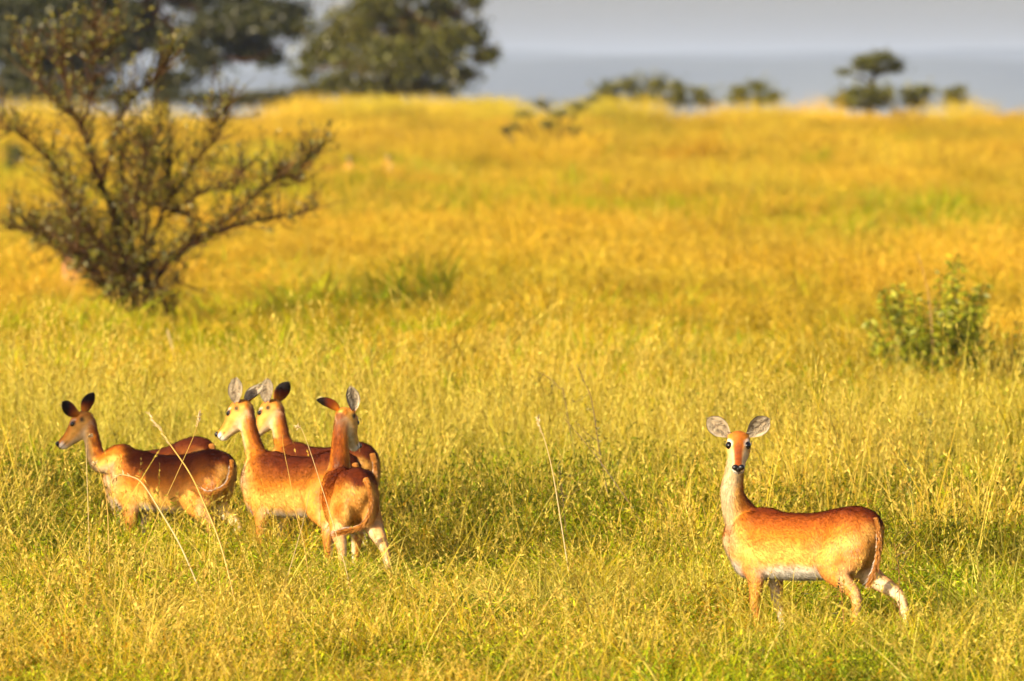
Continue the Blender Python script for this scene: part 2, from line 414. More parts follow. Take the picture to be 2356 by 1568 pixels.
    me0 = acc.mesh("tmp"); tmp = bpy.data.objects.new("tmp", me0); COL.objects.link(tmp)
    rm = tmp.modifiers.new("r", 'REMESH'); rm.mode = 'VOXEL'; rm.voxel_size = pose.get('vox', .0085)
    sm = tmp.modifiers.new("s", 'SMOOTH'); sm.factor = .5; sm.iterations = pose.get('smooth', 22)
    dg = bpy.context.evaluated_depsgraph_get(); ev = tmp.evaluated_get(dg); me = bpy.data.meshes.new_from_object(ev)
    bpy.data.objects.remove(tmp)
    nv = len(me.vertices); v = np.zeros(nv * 3); me.vertices.foreach_get("co", v); v = v.reshape(-1, 3)
    nn = np.zeros(nv * 3); me.vertices.foreach_get("normal", nn); nn = nn.reshape(-1, 3)
    tris = []; quads = []
    for p in me.polygons:
        (quads if len(p.vertices) == 4 else tris).append(tuple(p.vertices))
    # ---- colours by region
    def dseg(p0, p1):
        ab = p1 - p0; t_ = np.clip(((v - p0) @ ab) / (ab @ ab), 0, 1); return np.linalg.norm(v - (p0 + t_[:, None] * ab), axis=1)
    W_ = []; Cc = []; Fl = []
    # torso
    xs = v[:, 0]; zc = np.interp(-xs, -TOR[:, 0], TOR[:, 1]) + zo; hh = np.interp(-xs, -TOR[:, 0], TOR[:, 2]); hw = np.interp(-xs, -TOR[:, 0], TOR[:, 3])
    ox = np.maximum(0, np.maximum(xs - .53, -.58 - xs))
    dT = np.sqrt(((v[:, 2] - zc) / np.maximum(hh, .05)) ** 2 + (v[:, 1] / np.maximum(hw, .05)) ** 2) + ox * 12
    ub = np.clip((v[:, 2] - (zc - hh)) / (2 * hh), -.4, 1.2)
    wob = (fbm(xs * 7 + px, v[:, 2] * 7, 11) - .5) * .16
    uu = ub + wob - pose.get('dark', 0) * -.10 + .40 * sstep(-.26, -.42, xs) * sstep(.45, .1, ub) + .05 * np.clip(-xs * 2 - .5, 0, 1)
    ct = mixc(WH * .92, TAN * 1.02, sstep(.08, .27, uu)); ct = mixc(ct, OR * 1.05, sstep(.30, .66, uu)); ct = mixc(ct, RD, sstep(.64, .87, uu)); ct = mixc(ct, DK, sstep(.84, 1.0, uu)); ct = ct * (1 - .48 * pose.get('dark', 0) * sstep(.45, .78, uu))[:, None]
    ct = mixc(ct, mixc(CR, OR, sstep(.62, .8, uu)), sstep(.40, .52, xs) * .9 * sstep(.72, .5, ub))
    ct = mixc(ct, TAN, sstep(-.5, -.56, xs) * .5 * (1 - sstep(.7, .9, uu)))
    W_.append(dT * .94); Cc.append(ct); Fl.append(np.tile(A([-.85, 0, -.5]), (nv, 1)))
    # neck
    dn = np.linalg.norm(v[:, None] - nq[None], axis=2); ni = np.argmin(dn / nR[None], axis=1); dnv = dn[np.arange(nv), ni] / nR[ni]
    rel = v - nq[ni]; fr = np.sum(rel * nV[ni], 1) / nR[ni]
    if (nV[len(q) // 2] @ A([-1, 0, 0])) < 0 and False: fr = -fr
    backdir = nV[ni]
    sgn = 1.0 if nV[len(q) // 2] @ hu > 0 or nV[len(q) // 2] @ A([-1, 0, .3]) > .2 else -1.0
    if pose.get('down'): sgn = pose['down']; cap = 0
    fr = fr * sgn; sN = ni / len(q)
    cn = mixc(CR * .72 + TAN * .28, TAN, sstep(-.55, -.05, fr)); cn = mixc(cn, OR, sstep(-.05, .4, fr)); cn = mixc(cn, RD * .8, sstep(.5, .9, fr))
    W_.append(dnv * 1.0); Cc.append(cn); Fl.append(-unit(np.gradient(q, axis=0))[ni])
    # head
    hl = (v - hp) @ Hm.T
    hx = hl[:, 0]; hz = hl[:, 2]; hyy = hl[:, 1]
    hc = np.interp(hx, H[:, 0], H[:, 1]); hhh = np.interp(hx, H[:, 0], H[:, 2]); hww = np.interp(hx, H[:, 0], H[:, 3])
    dH = np.sqrt(((hz - hc) / np.maximum(hhh, .02)) ** 2 + (hyy / np.maximum(hww, .02)) ** 2) * .92 + np.maximum(0, -.02 - hx) * 18 + np.maximum(0, hx - .3) * 20
    zz = (hz - hc) / hhh
    pl = pose.get('pale', 0) * sstep(.10, .16, hx); chd = mixc(CR * .98, (TAN * .85 + OR * .12) * (1 - .6 * pl[:, None]) + CR * .6 * pl[:, None], sstep(-.80, -.25, zz)); thr = -.05 + .40 * pose.get('pale', 0); nar = np.interp(hx, [.0, .08, .12, .17, .24], [.2, .070, .050, .038, .032]) + (1 - pose.get('pale', 0)) * .02; chd = mixc(chd, OR, sstep(thr, thr + .45, zz) * sstep(nar, nar - .022, np.abs(hyy)) * (.75 + .25 * pose.get('pale', 0))); chd = mixc(chd, RD * 1.05, sstep(.8, .96, zz) * .6)
    bridge = sstep(.030, .018, np.abs(hyy)) * sstep(.1, .16, hx) * sstep(.45, .75, zz)
    chd = mixc(chd, DK * 1.1, bridge * .8)
    chd = mixc(chd, TAN * .62 + OR * .2, sstep(.5, .9, fbm(hx * 40, hz * 30, 5)) * .5 * (zz < .3))
    ey = np.sqrt(((hx - .088) / (.034 + .008 * pose.get('brow', 0))) ** 2 + ((hz - .032) / (.024 + .006 * pose.get('brow', 0))) ** 2)
    chd = mixc(chd, WH * .95, (1 - sstep(.80, 1.25, ey)) * (np.abs(hyy) > .03) * ((hz > .036) * .45 + pose.get('brow', 0) * .3))
    chd = mixc(chd, BLK * 4, (1 - sstep(.55, .85, np.sqrt(((hx - .094) / .036) ** 2 + ((hz - .027) / .026) ** 2))) * (np.abs(hyy) > .03) * .9)
    chd = mixc(chd, WH, sstep(.225, .262, hx) * (1 - sstep(.2, .5, zz)) * .95)
    mouth = (np.abs(hz - (hc - .012)) < .0035) & (hx > .215) & (hx < .305)
    chd = mixc(chd, BLK * 3, mouth * .8)
    spot = np.exp(-(((hx - .02) / .016) ** 2 + ((hz - .012) / .016) ** 2)) * (np.abs(hyy) > .035)
    chd = mixc(chd, BLK, np.clip(spot * 1.6, 0, 1))
    W_.append(dH); Cc.append(chd); Fl.append(np.tile(-hf - hu * .2, (nv, 1)))
    for p0, p1, r, kind, side in segs:
        dd = dseg(p0, p1) / r
        zl = (v[:, 2]) ; inner = np.clip(-(v[:, 1] - (p0[1] + p1[1]) / 2) * side / r, -1, 1)
        cl = mixc(OR * 1.05, TAN * 1.02, sstep(.62, .42, zl - zo) * .30)
        cl = mixc(cl, CR * 1.1, sstep(.15, .6, inner) * sstep(.50, .42, zl - zo))
        if p1[0] > 0: cl = mixc(cl, DK * .8, (v[:, 0] > (p0[0] + p1[0]) / 2 + r * .5) * (zl < .33) * .7)
        else: cl = mixc(cl, CR, sstep(.3, .8, -(v[:, 0] - (p0[0] + p1[0]) / 2) / r) * sstep(.60, .45, zl) * .35)
        if r > .07: cl = mixc(ct, cl, sstep(.60, .46, zl - zo))
        W_.append(dd * 1.03 + .02 + (np.sign(v[:, 1]) != side) * .25 * (zl - zo > .3)); Cc.append(cl); Fl.append(np.tile(unit(p1 - p0), (nv, 1)))
    W_ = np.array(W_); wt = np.exp(-7 * (W_ - W_.min(0))); wt /= wt.sum(0)
    col = np.einsum('kn,knc->nc', wt, np.array(Cc)); wf = np.exp(-3.2 * (W_ - W_.min(0))); wf /= wf.sum(0); flow = unit(np.einsum('kn,knc->nc', wf, np.array(Fl)))
    col = col * (1 + (fbm(v[:, 0] * 26 + v[:, 1] * 9, v[:, 2] * 70 + v[:, 0] * 30, 77, 2) - .5)[:, None] * .42 + (fbm(v[:, 0] * 6 + 3, v[:, 2] * 8 + v[:, 1] * 5, 78, 2) - .5)[:, None] * .30)
    hoof = v[:, 2] < .035
    if not lying: col[hoof] = BLK * 2
    bpy.data.meshes.remove(me)
    B = Acc(); B.add(v, f4=quads if quads else None, f3=tris if tris else None, c=np.clip(col, 0, .92))
    for side, e in zip((1, -1), pose['ears']):
        b0 = hp + A([.012, side * .050, .038]) @ Hm
        ear_mesh(B, b0, loc(e[0]), loc(e[1]), pose.get('earL', .182), pose.get('earW', .106))
        ax = unit(loc(e[0])); op = A(loc(e[1]), float); op = unit(op - ax * (op @ ax)); sd_ = np.cross(ax, op); m_ = 260
        uu_ = rng.uniform(.05, .85, m_); ww_ = rng.uniform(-1, 1, m_); ww_ = np.sign(ww_) * np.abs(ww_) ** .5
        hw_ = .047 * np.interp(uu_, [0, .2, .6, .9], [.3, .7, 1, .6])
        pp_ = b0 + ax * (uu_ * .19)[:, None] + sd_ * (hw_ * ww_)[:, None] + op * (.004 + .020 * ww_ ** 2 - .02 * uu_)[:, None]
        leaves(B, pp_, ax * .8 - sd_ * (ww_ * .7)[:, None] + op * .12 + rng.normal(0, .15, (m_, 3)), rng.uniform(.018, .045, m_), .0022, A([.62, .52, .36]) * rng.uniform(.25, 1.15, (m_, 1)))
    body = B.obj("body", M_FUR, root, smooth=True)
    # tail
    tp = pose.get('tail', [(-.585, 0, .77), (-.615, 0, .70), (-.62, 0, .58), (-.615, 0, .48), (-.60, 0, .40)])
    tp = cat([A(p) + A([0, 0, zo]) for p in tp], 6); tr_ = np.interp(np.linspace(0, 1, len(tp)), [0, .2, .6, .85, 1], [.022, .012, .010, .008, .002])
    ta = Acc(); tube(ta, tp, tr_, 9, c=OR)
    tt = unit(np.gradient(tp, axis=0)); n_h = 2200
    ii = rng.integers(0, len(tp), n_h); rd = unit(rng.normal(size=(n_h, 3))); rd = unit(rd - tt[ii] * np.sum(rd * tt[ii], 1)[:, None])
    bf = rd @ A([1, 0, 0]) ; lower = np.sum(rd * A([.8, 0, .4]), 1)
    base = tp[ii] + rd * tr_[ii][:, None] * .9
    hc_ = np.where((lower > pose.get('tw', .35))[:, None], WH * .95, OR * .7 + TAN * .3) * rng.uniform(.7, 1.1, (n_h, 1))
    leaves(ta, base, tt[ii] + rd * .16 + rng.normal(0, .09, (n_h, 3)), np.interp(ii / len(tp), [0, .5, 1], [.02, .045, .10]), .0038, hc_)
    ta.obj("tail", M_HAIR, root, smooth=False)
    # coat strands
    n_s = int(pose.get('hair', 30000)); ii = rng.integers(0, nv, n_s); reg = np.argmin(W_, axis=0)
    keep = ~((np.abs(hl[ii, 0] - .088) < .03) & (np.abs(hl[ii, 2] - .03) < .022) & (np.abs(hl[ii, 1]) > .03) & (reg[ii] == 2)) & (hl[ii, 0] < .262) | (reg[ii] != 2)
    ii = ii[keep]; n_s = len(ii)
    L = np.where(reg[ii] == 2, .007, np.where(reg[ii] > 2, .012, .019)) * rng.uniform(.6, 1.5, n_s)
    bel = (col[ii, 2] > .4) & (reg[ii] != 2); L = np.where(bel, L * 1.5, L)
    L = np.where((hl[ii, 0] > .19) & (reg[ii] == 2), .004, L)
    sc_ = Acc(); j = rng.normal(0, .004, (n_s, 3)); nrm = nn[ii]; j -= nrm * np.sum(j * nrm, 1)[:, None]
    fl = flow[ii] - nrm * np.sum(flow[ii] * nrm, 1)[:, None] + rng.normal(0, .16, (n_s, 3))
    dirn = unit(unit(fl) + nrm * .42)
    leaves(sc_, v[ii] + j - nrm * .001, dirn, L, .0030, np.clip(col[ii] * (1 + (rng.uniform(.58, 1.32, (n_s, 1)) - 1) * np.clip(1.1 - col[ii, 2:3] * 1.3, .35, 1)), 0, .92), nrm=nrm)
    sc_.obj("coat", M_HAIR, root)
    # inner ear hair belongs to the body colour; eyes and nose
    for side in (1, -1):
        e = Acc(); sphere(e, hp + A([.099, side * pose.get('eyey', .0555), .026]) @ Hm, 1, 16, frame=Hm, scale=tuple(A([.0225, .0190, .0185]) * pose.get('eye', 1.0))); e.obj("eye", M_EYE, root, smooth=True)
        lash = Acc(); m_ = 26; al = np.linspace(-1, 1, m_)
        bp_ = hp + (np.stack([.088 + al * .018, np.full(m_, side * .078), .030 + .014 * (1 - al ** 2) + .002], 1)) @ Hm
        leaves(lash, bp_, (np.stack([al * .4, np.full(m_, side * 1.), np.full(m_, .25)], 1)) @ Hm, .011, .0022, BLK)
        lash.obj("eyelashes", M_HAIR, root)
    nz_ = Acc()
    for side in (1, -1): sphere(nz_, hp + A([.284, side * .019, -.020]) @ Hm, 1, 14, frame=Hm, scale=(.020, .0215, .0185))
    sphere(nz_, hp + A([.288, 0, -.034]) @ Hm, 1, 14, frame=Hm, scale=(.016, .017, .021))
    sphere(nz_, hp + A([.296, 0, -.050]) @ Hm, 1, 10, frame=Hm, scale=(.006, .0022, .014))
    nz_.obj("nose", M_NOSE, root, smooth=True)
    return root

def wdir(yaw, pitch):   # yaw: degrees turned away from pure left
    a, p = math.radians(yaw), math.radians(pitch); return (-math.cos(a) * math.cos(p), math.sin(a) * math.cos(p), -math.sin(p))
def vm(px0, k, gyv, u, v, dep=0): return ((u - px0) / k, dep, (gyv - v) / k)     # photo point -> view metres from the feet centre

GR = "group of russet antelopes standing in the left foreground"
# F: the doe on the right, looking at the camera
kF = 370; gF = HZ + EYE * kF
antelope("antelope standing apart on the right, turning its face to the viewer", 1838, kF, 33, dict(
    poll=(-.372, .16, 1.250), dir=(-.02, -.86, -.50), neck=[(-.41, .18, .92), (-.390, .18, 1.09)], vox=.0065, hair=60000, smooth=42, earW=.122, eye=1.32, eyey=.0545, brow=.5, pale=1, tw=.6,
    ears=[((.78, .02, .62), (.12, -1, .12)), ((-.79, .02, .61), (-.12, -1, .12))][::-1] if False else [((.78, .02, .62), (.10, -1, .1)), ((-.79, .02, .61), (-.10, -1, .1))],
    legs=dict(fl=(-.02, .0, 0), fr=(-.10, .0, 0), hl=(.03, .0, 0), hr=(-.26, -.02, 0)), tail=[(-.565, .02, .78), (-.60, .035, .71), (-.612, .05, .60), (-.60, .06, .50), (-.575, .065, .43)]))
# A: leftmost
kA = 320; gA = HZ + EYE * kA
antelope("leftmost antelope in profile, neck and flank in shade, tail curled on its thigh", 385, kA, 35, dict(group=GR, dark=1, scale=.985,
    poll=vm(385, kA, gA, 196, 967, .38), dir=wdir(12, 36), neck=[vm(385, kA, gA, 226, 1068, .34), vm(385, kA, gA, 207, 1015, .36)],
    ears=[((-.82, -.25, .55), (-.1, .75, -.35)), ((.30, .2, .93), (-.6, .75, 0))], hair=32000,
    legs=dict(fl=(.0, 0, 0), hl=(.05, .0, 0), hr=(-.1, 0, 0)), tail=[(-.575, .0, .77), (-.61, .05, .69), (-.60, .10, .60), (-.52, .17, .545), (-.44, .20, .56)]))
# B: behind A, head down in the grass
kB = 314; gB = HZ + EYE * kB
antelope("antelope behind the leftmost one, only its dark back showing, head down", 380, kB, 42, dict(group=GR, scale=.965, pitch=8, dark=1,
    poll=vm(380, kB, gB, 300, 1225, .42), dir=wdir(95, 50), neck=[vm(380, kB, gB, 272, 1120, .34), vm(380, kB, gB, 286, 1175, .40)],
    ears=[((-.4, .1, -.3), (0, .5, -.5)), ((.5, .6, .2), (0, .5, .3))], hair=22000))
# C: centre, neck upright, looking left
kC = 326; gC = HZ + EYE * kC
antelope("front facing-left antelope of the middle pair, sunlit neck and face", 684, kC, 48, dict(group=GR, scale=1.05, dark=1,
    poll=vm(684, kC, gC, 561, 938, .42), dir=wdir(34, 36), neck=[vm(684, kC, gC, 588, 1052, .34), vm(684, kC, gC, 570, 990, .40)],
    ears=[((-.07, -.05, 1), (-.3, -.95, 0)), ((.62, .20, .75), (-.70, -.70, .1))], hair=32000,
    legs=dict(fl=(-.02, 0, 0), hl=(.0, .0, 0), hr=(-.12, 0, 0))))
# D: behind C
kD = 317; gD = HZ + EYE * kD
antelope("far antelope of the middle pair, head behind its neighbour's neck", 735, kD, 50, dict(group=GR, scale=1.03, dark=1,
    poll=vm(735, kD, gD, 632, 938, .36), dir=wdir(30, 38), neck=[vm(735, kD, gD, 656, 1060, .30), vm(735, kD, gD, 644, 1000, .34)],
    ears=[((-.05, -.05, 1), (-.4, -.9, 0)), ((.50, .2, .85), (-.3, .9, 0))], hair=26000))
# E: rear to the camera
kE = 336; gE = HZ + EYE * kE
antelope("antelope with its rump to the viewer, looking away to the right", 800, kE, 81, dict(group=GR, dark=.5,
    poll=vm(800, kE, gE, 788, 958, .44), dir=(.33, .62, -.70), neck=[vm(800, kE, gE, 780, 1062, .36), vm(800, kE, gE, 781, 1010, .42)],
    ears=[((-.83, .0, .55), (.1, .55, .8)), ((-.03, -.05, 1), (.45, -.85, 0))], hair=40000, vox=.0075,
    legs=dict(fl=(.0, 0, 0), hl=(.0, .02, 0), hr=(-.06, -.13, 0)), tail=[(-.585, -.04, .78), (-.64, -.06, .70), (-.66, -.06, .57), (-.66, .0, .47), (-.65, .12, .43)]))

# ------------------------------------------------------------------ grass (one object per layer, thousands of tufts)
SAT = A([1.0, .99, .20])
GOLD = [(.47, .300, .05), (.40, .240, .03), (.52, .345, .10), (.33, .185, .025)]
GREEN = [(.26, .28, .018), (.36, .35, .025), (.17, .20, .014), (.44, .39, .04)]
DGREEN = [(.085, .080, .008), (.13, .115, .012), (.20, .145, .03)]  # dark weeds, browned to deepen the group's painted shadow
STRAW = [(.66, .46, .42), (.58, .38, .36), (.52, .31, .20)]
RUST = [(.40, .16, .03), (.50, .24, .04)]
LUSH = [(.29, .35, .018), (.39, .41, .025), (.20, .26, .016)]

def seedheads(acc, pos, which, n_per, ln, wd, c, top=.62):
    p = pos[which]; m = len(p); segs = p.shape[1] - 1
    t = rng.uniform(top, 1, (m, n_per)) * segs; i = np.minimum(t.astype(int), segs - 1); f = (t - i)[..., None]
    a = p[np.arange(m)[:, None], i]; b = p[np.arange(m)[:, None], i + 1]; q = a * (1 - f) + b * f
    d = unit(b - a) + rng.normal(0, .30, q.shape)
    q = q.reshape(-1, 3); cc = A(c)[rng.integers(0, len(c), len(q))] * rng.uniform(.8, 1.2, (len(q), 1))
    leaves(acc, q, d.reshape(-1, 3), ln * rng.uniform(.6, 1.4, len(q)), wd, cc)

def leafy(acc, pos, which, n_per, ln, wd, c, lo=.2, spread=1.0):
    p = pos[which]; m = len(p); segs = p.shape[1] - 1
    t = rng.uniform(lo, 1, (m, n_per)) * segs; i = np.minimum(t.astype(int), segs - 1); f = (t - i)[..., None]
    q = (p[np.arange(m)[:, None], i] * (1 - f) + p[np.arange(m)[:, None], i + 1] * f).reshape(-1, 3)
    d = rng.normal(0, spread, q.shape) + A([0, 0, .7]); cc = A(c)[rng.integers(0, len(c), len(q))] * rng.uniform(.75, 1.25, (len(q), 1))
    leaves(acc, q, d, ln * rng.uniform(.6, 1.3, len(q)), wd, cc, fold=.2)

TUFTS = bpy.data.collections.new("tuft_sources")
def proto(i, fn):          # a source patch of eight tufts
    acc = Acc(); K = 8; R_ = .42 if i < 7 * NV else 1.15
    for q in range(K):
        sub = Acc(); fn(sub); r_ = R_ * math.sqrt((q + .5) / K); off = A([r_ * math.cos(q * 2.4), r_ * math.sin(q * 2.4), 0]); n0 = 0
        for v_, f_, c_ in zip(sub.v, sub.f4, sub.c):
            acc.add(v_ + off, f4=f_ - n0, c=np.clip(c_ * SAT * (A([.98, 1.07, 1]) if i < 7 * NV else A([1, 1.055, 1])) * (1 + rng.normal(0, .10)), 0, .9)); n0 += len(v_)
    o = bpy.data.objects.new("tuft_%02d" % i, acc.mesh("tuft_%02d" % i, M_GRASS)); TUFTS.objects.link(o)

def t_green(a):
    blades(a, 46, .13, .12, .38, .0078, .35, .40, GREEN + LUSH[:1], root=.35); blades(a, 12, .13, .2, .46, .0060, .3, .3, GOLD, root=.5)
def t_leafy(a):
    pos, _ = blades(a, 20, .14, .14, .38, .0042, .4, .25, GREEN + DGREEN, root=.5); leafy(a, pos, slice(None), 10, .044, .0090, GREEN + DGREEN[:1] + LUSH[:1] + [(.55, .50, .06)])
    blades(a, 26, .12, .1, .36, .0065, .4, .3, GREEN + GOLD, root=.35)
def t_gold(a):
    pos, _ = blades(a, 24, .13, .24, .66, .0052, .26, .20, GOLD + STRAW, root=.6); seedheads(a, pos, slice(0, 8), 8, .030, .0060, STRAW)
    blades(a, 26, .12, .12, .32, .0070, .4, .35, GREEN + GOLD, root=.35)
def t_straw(a):
    pos, _ = blades(a, 44, .12, .2, .48, .0058, .60, .60, STRAW, root=.6)
def t_rust(a):
    pos, _ = blades(a, 11, .08, .2, .46, .0050, .25, .1, RUST, root=.8); leafy(a, pos, slice(None), 14, .030, .009, RUST + [(.3, .24, .03)])
    blades(a, 24, .12, .1, .25, .005, .4, .3, GREEN, root=.5)
def t_dark(a):
    pos, _ = blades(a, 18, .14, .25, .50, .005, .25, .15, DGREEN, root=.7); leafy(a, pos, slice(None), 12, .040, .009, DGREEN + GREEN[2:3])
    blades(a, 30, .14, .15, .35, .006, .4, .3, DGREEN + RUST[:1], root=.5)
def t_stalk(a):
    pos, _ = blades(a, 5, .15, .50, .95, .0060, .22, .16, STRAW + GOLD[:1] + [(.50, .30, .08)], root=.7, segs=6); seedheads(a, pos, slice(0, 3), 16, .030, .008, STRAW)
    blades(a, 30, .13, .12, .36, .0078, .35, .40, GREEN + GOLD, root=.35)
# large clumps for the middle and far ground
def c_gold(a):
    pos, _ = blades(a, 100, .38, .50, 1.05, .0115, .15, .16, GOLD, root=.55); seedheads(a, pos, slice(0, 46), 9, .075, .012, [(.60, .40, .20), (.55, .34, .14), (.50, .30, .10)])
def c_green(a):
    blades(a, 105, .40, .28, .74, .015, .26, .32, GREEN + LUSH, root=.4); blades(a, 30, .38, .4, .8, .009, .2, .2, GOLD, root=.7)
def c_straw(a):
    blades(a, 110, .40, .35, .78, .013, .50, .60, STRAW + GOLD[:1], root=.6)
def c_dark(a):
    pos, _ = blades(a, 70, .40, .35, .75, .010, .3, .2, DGREEN + GREEN[:1], root=.7); leafy(a, pos, slice(None), 12, .06, .02, DGREEN + GREEN[:2])
def c_orange(a):
    pos, _ = blades(a, 90, .40, .45, .98, .0125, .17, .18, [(.52, .28, .03), (.58, .35, .05), (.46, .22, .03)], root=.75); seedheads(a, pos, slice(0, 50), 10, .04, .013, [(.6, .36, .12)])
def c_tall(a):
    pos, _ = blades(a, 60, .45, .7, 1.25, .0095, .10, .12, GOLD + STRAW, root=.8); seedheads(a, pos, slice(0, 40), 12, .055, .016, [(.70, .50, .22), (.66, .44, .14)])
    blades(a, 60, .38, .4, .8, .010, .2, .25, GOLD, root=.7)
FN = [t_green, t_leafy, t_gold, t_straw, t_rust, t_dark, t_stalk, c_gold, c_green, c_straw, c_dark, c_orange, c_tall]
NV = 5
for i, fn in enumerate(FN):
    for q_ in range(NV): proto(i * NV + q_, fn)

# patches of different cover, one of them painted shade, in metres on the ground: (x, y, rx, ry, kind, strength)
def patch(u, v, ru, rv, kind, s=1.0):
    d = dist_of(v); d0 = dist_of(min(v + rv, 1560)); d1 = dist_of(max(v - rv, 232)); return (X(u, d), d, ru / F2 * d, abs(d1 - d0) / 2, kind, s)
PATCH = [patch(900, 480, 300, 55, 'lush', 1.2), patch(640, 500, 160, 40, 'lush'), patch(60, 470, 140, 60, 'lush'), patch(1000, 500, 130, 28, 'dark', .7), patch(1500, 560, 230, 60, 'lush', .5),
         patch(2060, 560, 230, 50, 'lush', 1.0), patch(2290, 580, 110, 50, 'lush', .8), patch(1440, 420, 90, 30, 'dark', .5),
         patch(1900, 720, 500, 50, 'gold', 1.2), patch(1300, 640, 300, 60, 'orange', .9), patch(1750, 650, 350, 60, 'straw', .6), patch(2200, 680, 260, 60, 'gold', 1.2), patch(850, 640, 300, 60, 'gold', 1.0),
         patch(330, 880, 420, 60, 'lush', 1.0), patch(150, 960, 250, 60, 'lush', .8), patch(960, 960, 180, 40, 'dark', .9), patch(860, 900, 200, 45, 'lush', 1.0),
         patch(1200, 1090, 330, 40, 'straw', 1.6), patch(1700, 890, 240, 40, 'straw', .9), patch(1480, 980, 160, 35, 'orange', .6),
         patch(1760, 1040, 280, 45, 'lush', 1.3), patch(1900, 1100, 130, 40, 'dark', .8), patch(2250, 1120, 200, 50, 'straw', .7), patch(2160, 1050, 130, 40, 'lush', .8),
         patch(1250, 1270, 420, 45, 'dark', 1.5), patch(100, 1260, 180, 40, 'dark', .9), patch(2200, 1330, 200, 60, 'dark', .5), patch(1000, 1330, 160, 30, 'rust', .5),  # first dark patch paints the left group's cast shadow with dark tufts
         patch(560, 1370, 90, 30, 'rust', .8), patch(2050, 1480, 120, 30, 'rust', .9), patch(700, 1440, 150, 30, 'rust', .4)]
W0 = dict(lush=0, dark=0, gold=0, straw=0, orange=0, rust=0)

def kinds(x, y):
    s = {k: np.zeros(len(x)) for k in W0}
    for px_, py_, rx, ry, kd, st in PATCH:
        e = np.exp(-(((x - px_) / rx) ** 2 + ((y - py_) / ry) ** 2) * .9); s[kd] += e * st
    n1 = fbm(x / 1.1, y / 3.5, 61); n2 = fbm(x / .5 + 9, y / 1.4, 71); n3 = fbm(x / 2.6 + 4, y / 8, 81)
    return s, n1, n2, n3

def scatter(y0, y1, dens, margin):
    n = int(dens * (y1 ** 2 - y0 ** 2) / 2 * (2356 / F2) * margin)
    y = np.sqrt(rng.uniform(y0 ** 2, y1 ** 2, n)); x = (rng.uniform(-.5, .5, n)) * 2356 / F2 * margin * y
    return x, y

def grass_object(name, label, x, y, idx, scl, tint, tilt=.12):
    n = len(x); me = bpy.data.meshes.new(name); me.vertices.add(n)
    z = ground(x, y) - .01
    me.vertices.foreach_set("co", np.stack([x, y, z], 1).astype(np.float32).ravel())
    rot = np.stack([rng.normal(0, tilt, n), rng.normal(.04, tilt, n), rng.uniform(0, 6.283, n)], 1)
    for nm, ty, dt, ar in (("idx", 'INT', "value", idx.astype(np.int32)), ("rot", 'FLOAT_VECTOR', "vector", rot), ("scl", 'FLOAT_VECTOR', "vector", scl), ("tint", 'FLOAT_VECTOR', "vector", tint)):
        at = me.attributes.new(nm, ty, 'POINT'); at.data.foreach_set(dt, (ar if ty == 'INT' else ar.astype(np.float32)).ravel())
    o = bpy.data.objects.new(name, me); COL.objects.link(o); tag(o, label, kind="stuff")
    g = bpy.data.node_groups.new(name, 'GeometryNodeTree')
    g.interface.new_socket("Geometry", in_out='INPUT', socket_type='NodeSocketGeometry'); g.interface.new_socket("Geometry", in_out='OUTPUT', socket_type='NodeSocketGeometry')
    gi = g.nodes.new("NodeGroupInput"); go = g.nodes.new("NodeGroupOutput")
    ci = g.nodes.new("GeometryNodeCollectionInfo"); ci.inputs[0].default_value = TUFTS; ci.inputs["Separate Children"].default_value = True; ci.inputs["Reset Children"].default_value = True
    ip = g.nodes.new("GeometryNodeInstanceOnPoints"); ip.inputs["Pick Instance"].default_value = True
    def na(nm, ty):
        a = g.nodes.new("GeometryNodeInputNamedAttribute"); a.data_type = ty; a.inputs[0].default_value = nm; return a.outputs[0]
    g.links.new(gi.outputs[0], ip.inputs["Points"]); g.links.new(ci.outputs[0], ip.inputs["Instance"])
    g.links.new(na("idx", 'INT'), ip.inputs["Instance Index"]); g.links.new(na("rot", 'FLOAT_VECTOR'), ip.inputs["Rotation"]); g.links.new(na("scl", 'FLOAT_VECTOR'), ip.inputs["Scale"])
    g.links.new(ip.outputs[0], go.inputs[0])
    md = o.modifiers.new("scatter", 'NODES'); md.node_group = g
    return o

def choose(P_):      # P_: list of weights arrays -> index
    Pm = np.array(P_); Pm = np.maximum(Pm, 0); c = np.cumsum(Pm / Pm.sum(0), 0); r = rng.uniform(0, 1, Pm.shape[1]); return (r[None] > c).sum(0)

# near grass: short leafy turf and golden stalks round the antelopes
x, y = scatter(60, 126, 30 / 8, 1.7); kp = rng.uniform(0, 1, len(x)) > sstep(94, 126, y); x = x[kp]; y = y[kp]
s, n1, n2, n3 = kinds(x, y)
g_ = (n1 - .5) * 4
pick = choose([1.1 + g_ + s['lush'] * 1.2, 1.7 + g_ * .5 - sstep(84, 96, y) * .8, .95 - g_ * .5 + s['gold'] * 2 + sstep(82, 95, y) * .5, .42 + s['straw'] * 3 + (n2 > .60) * .6, .16 + s['rust'] * 1.2 + .25 * (n3 > .58), .14 + s['dark'] * 5.5 + .7 * (n2 < .35), 0.52 + .3 * (n1 > .55)])
pick = np.minimum(pick, 6)
hz_ = .74 + .50 * sstep(72, 86, y) + .30 * sstep(86, 100, y) + (n1 - .5) * .7 + (n2 - .5) * .5 + s['dark'] * .25 - .75 * np.exp(-((x - 4.6) / 1.1) ** 2 - ((y - 113) / 9) ** 2) - .30 * np.exp(-((x - 2.1) / 1.3) ** 2 - ((y - 69) / 2.5) ** 2) - .22 * np.exp(-((x + 1.6) / 1.6) ** 2 - ((y - 76) / 3) ** 2)
scl = np.stack([np.full(len(x), 1.05) + rng.uniform(-.15, .3, len(x))] * 2 + [np.clip(hz_ + rng.normal(0, .12, len(x)), .45, 2)], 1)
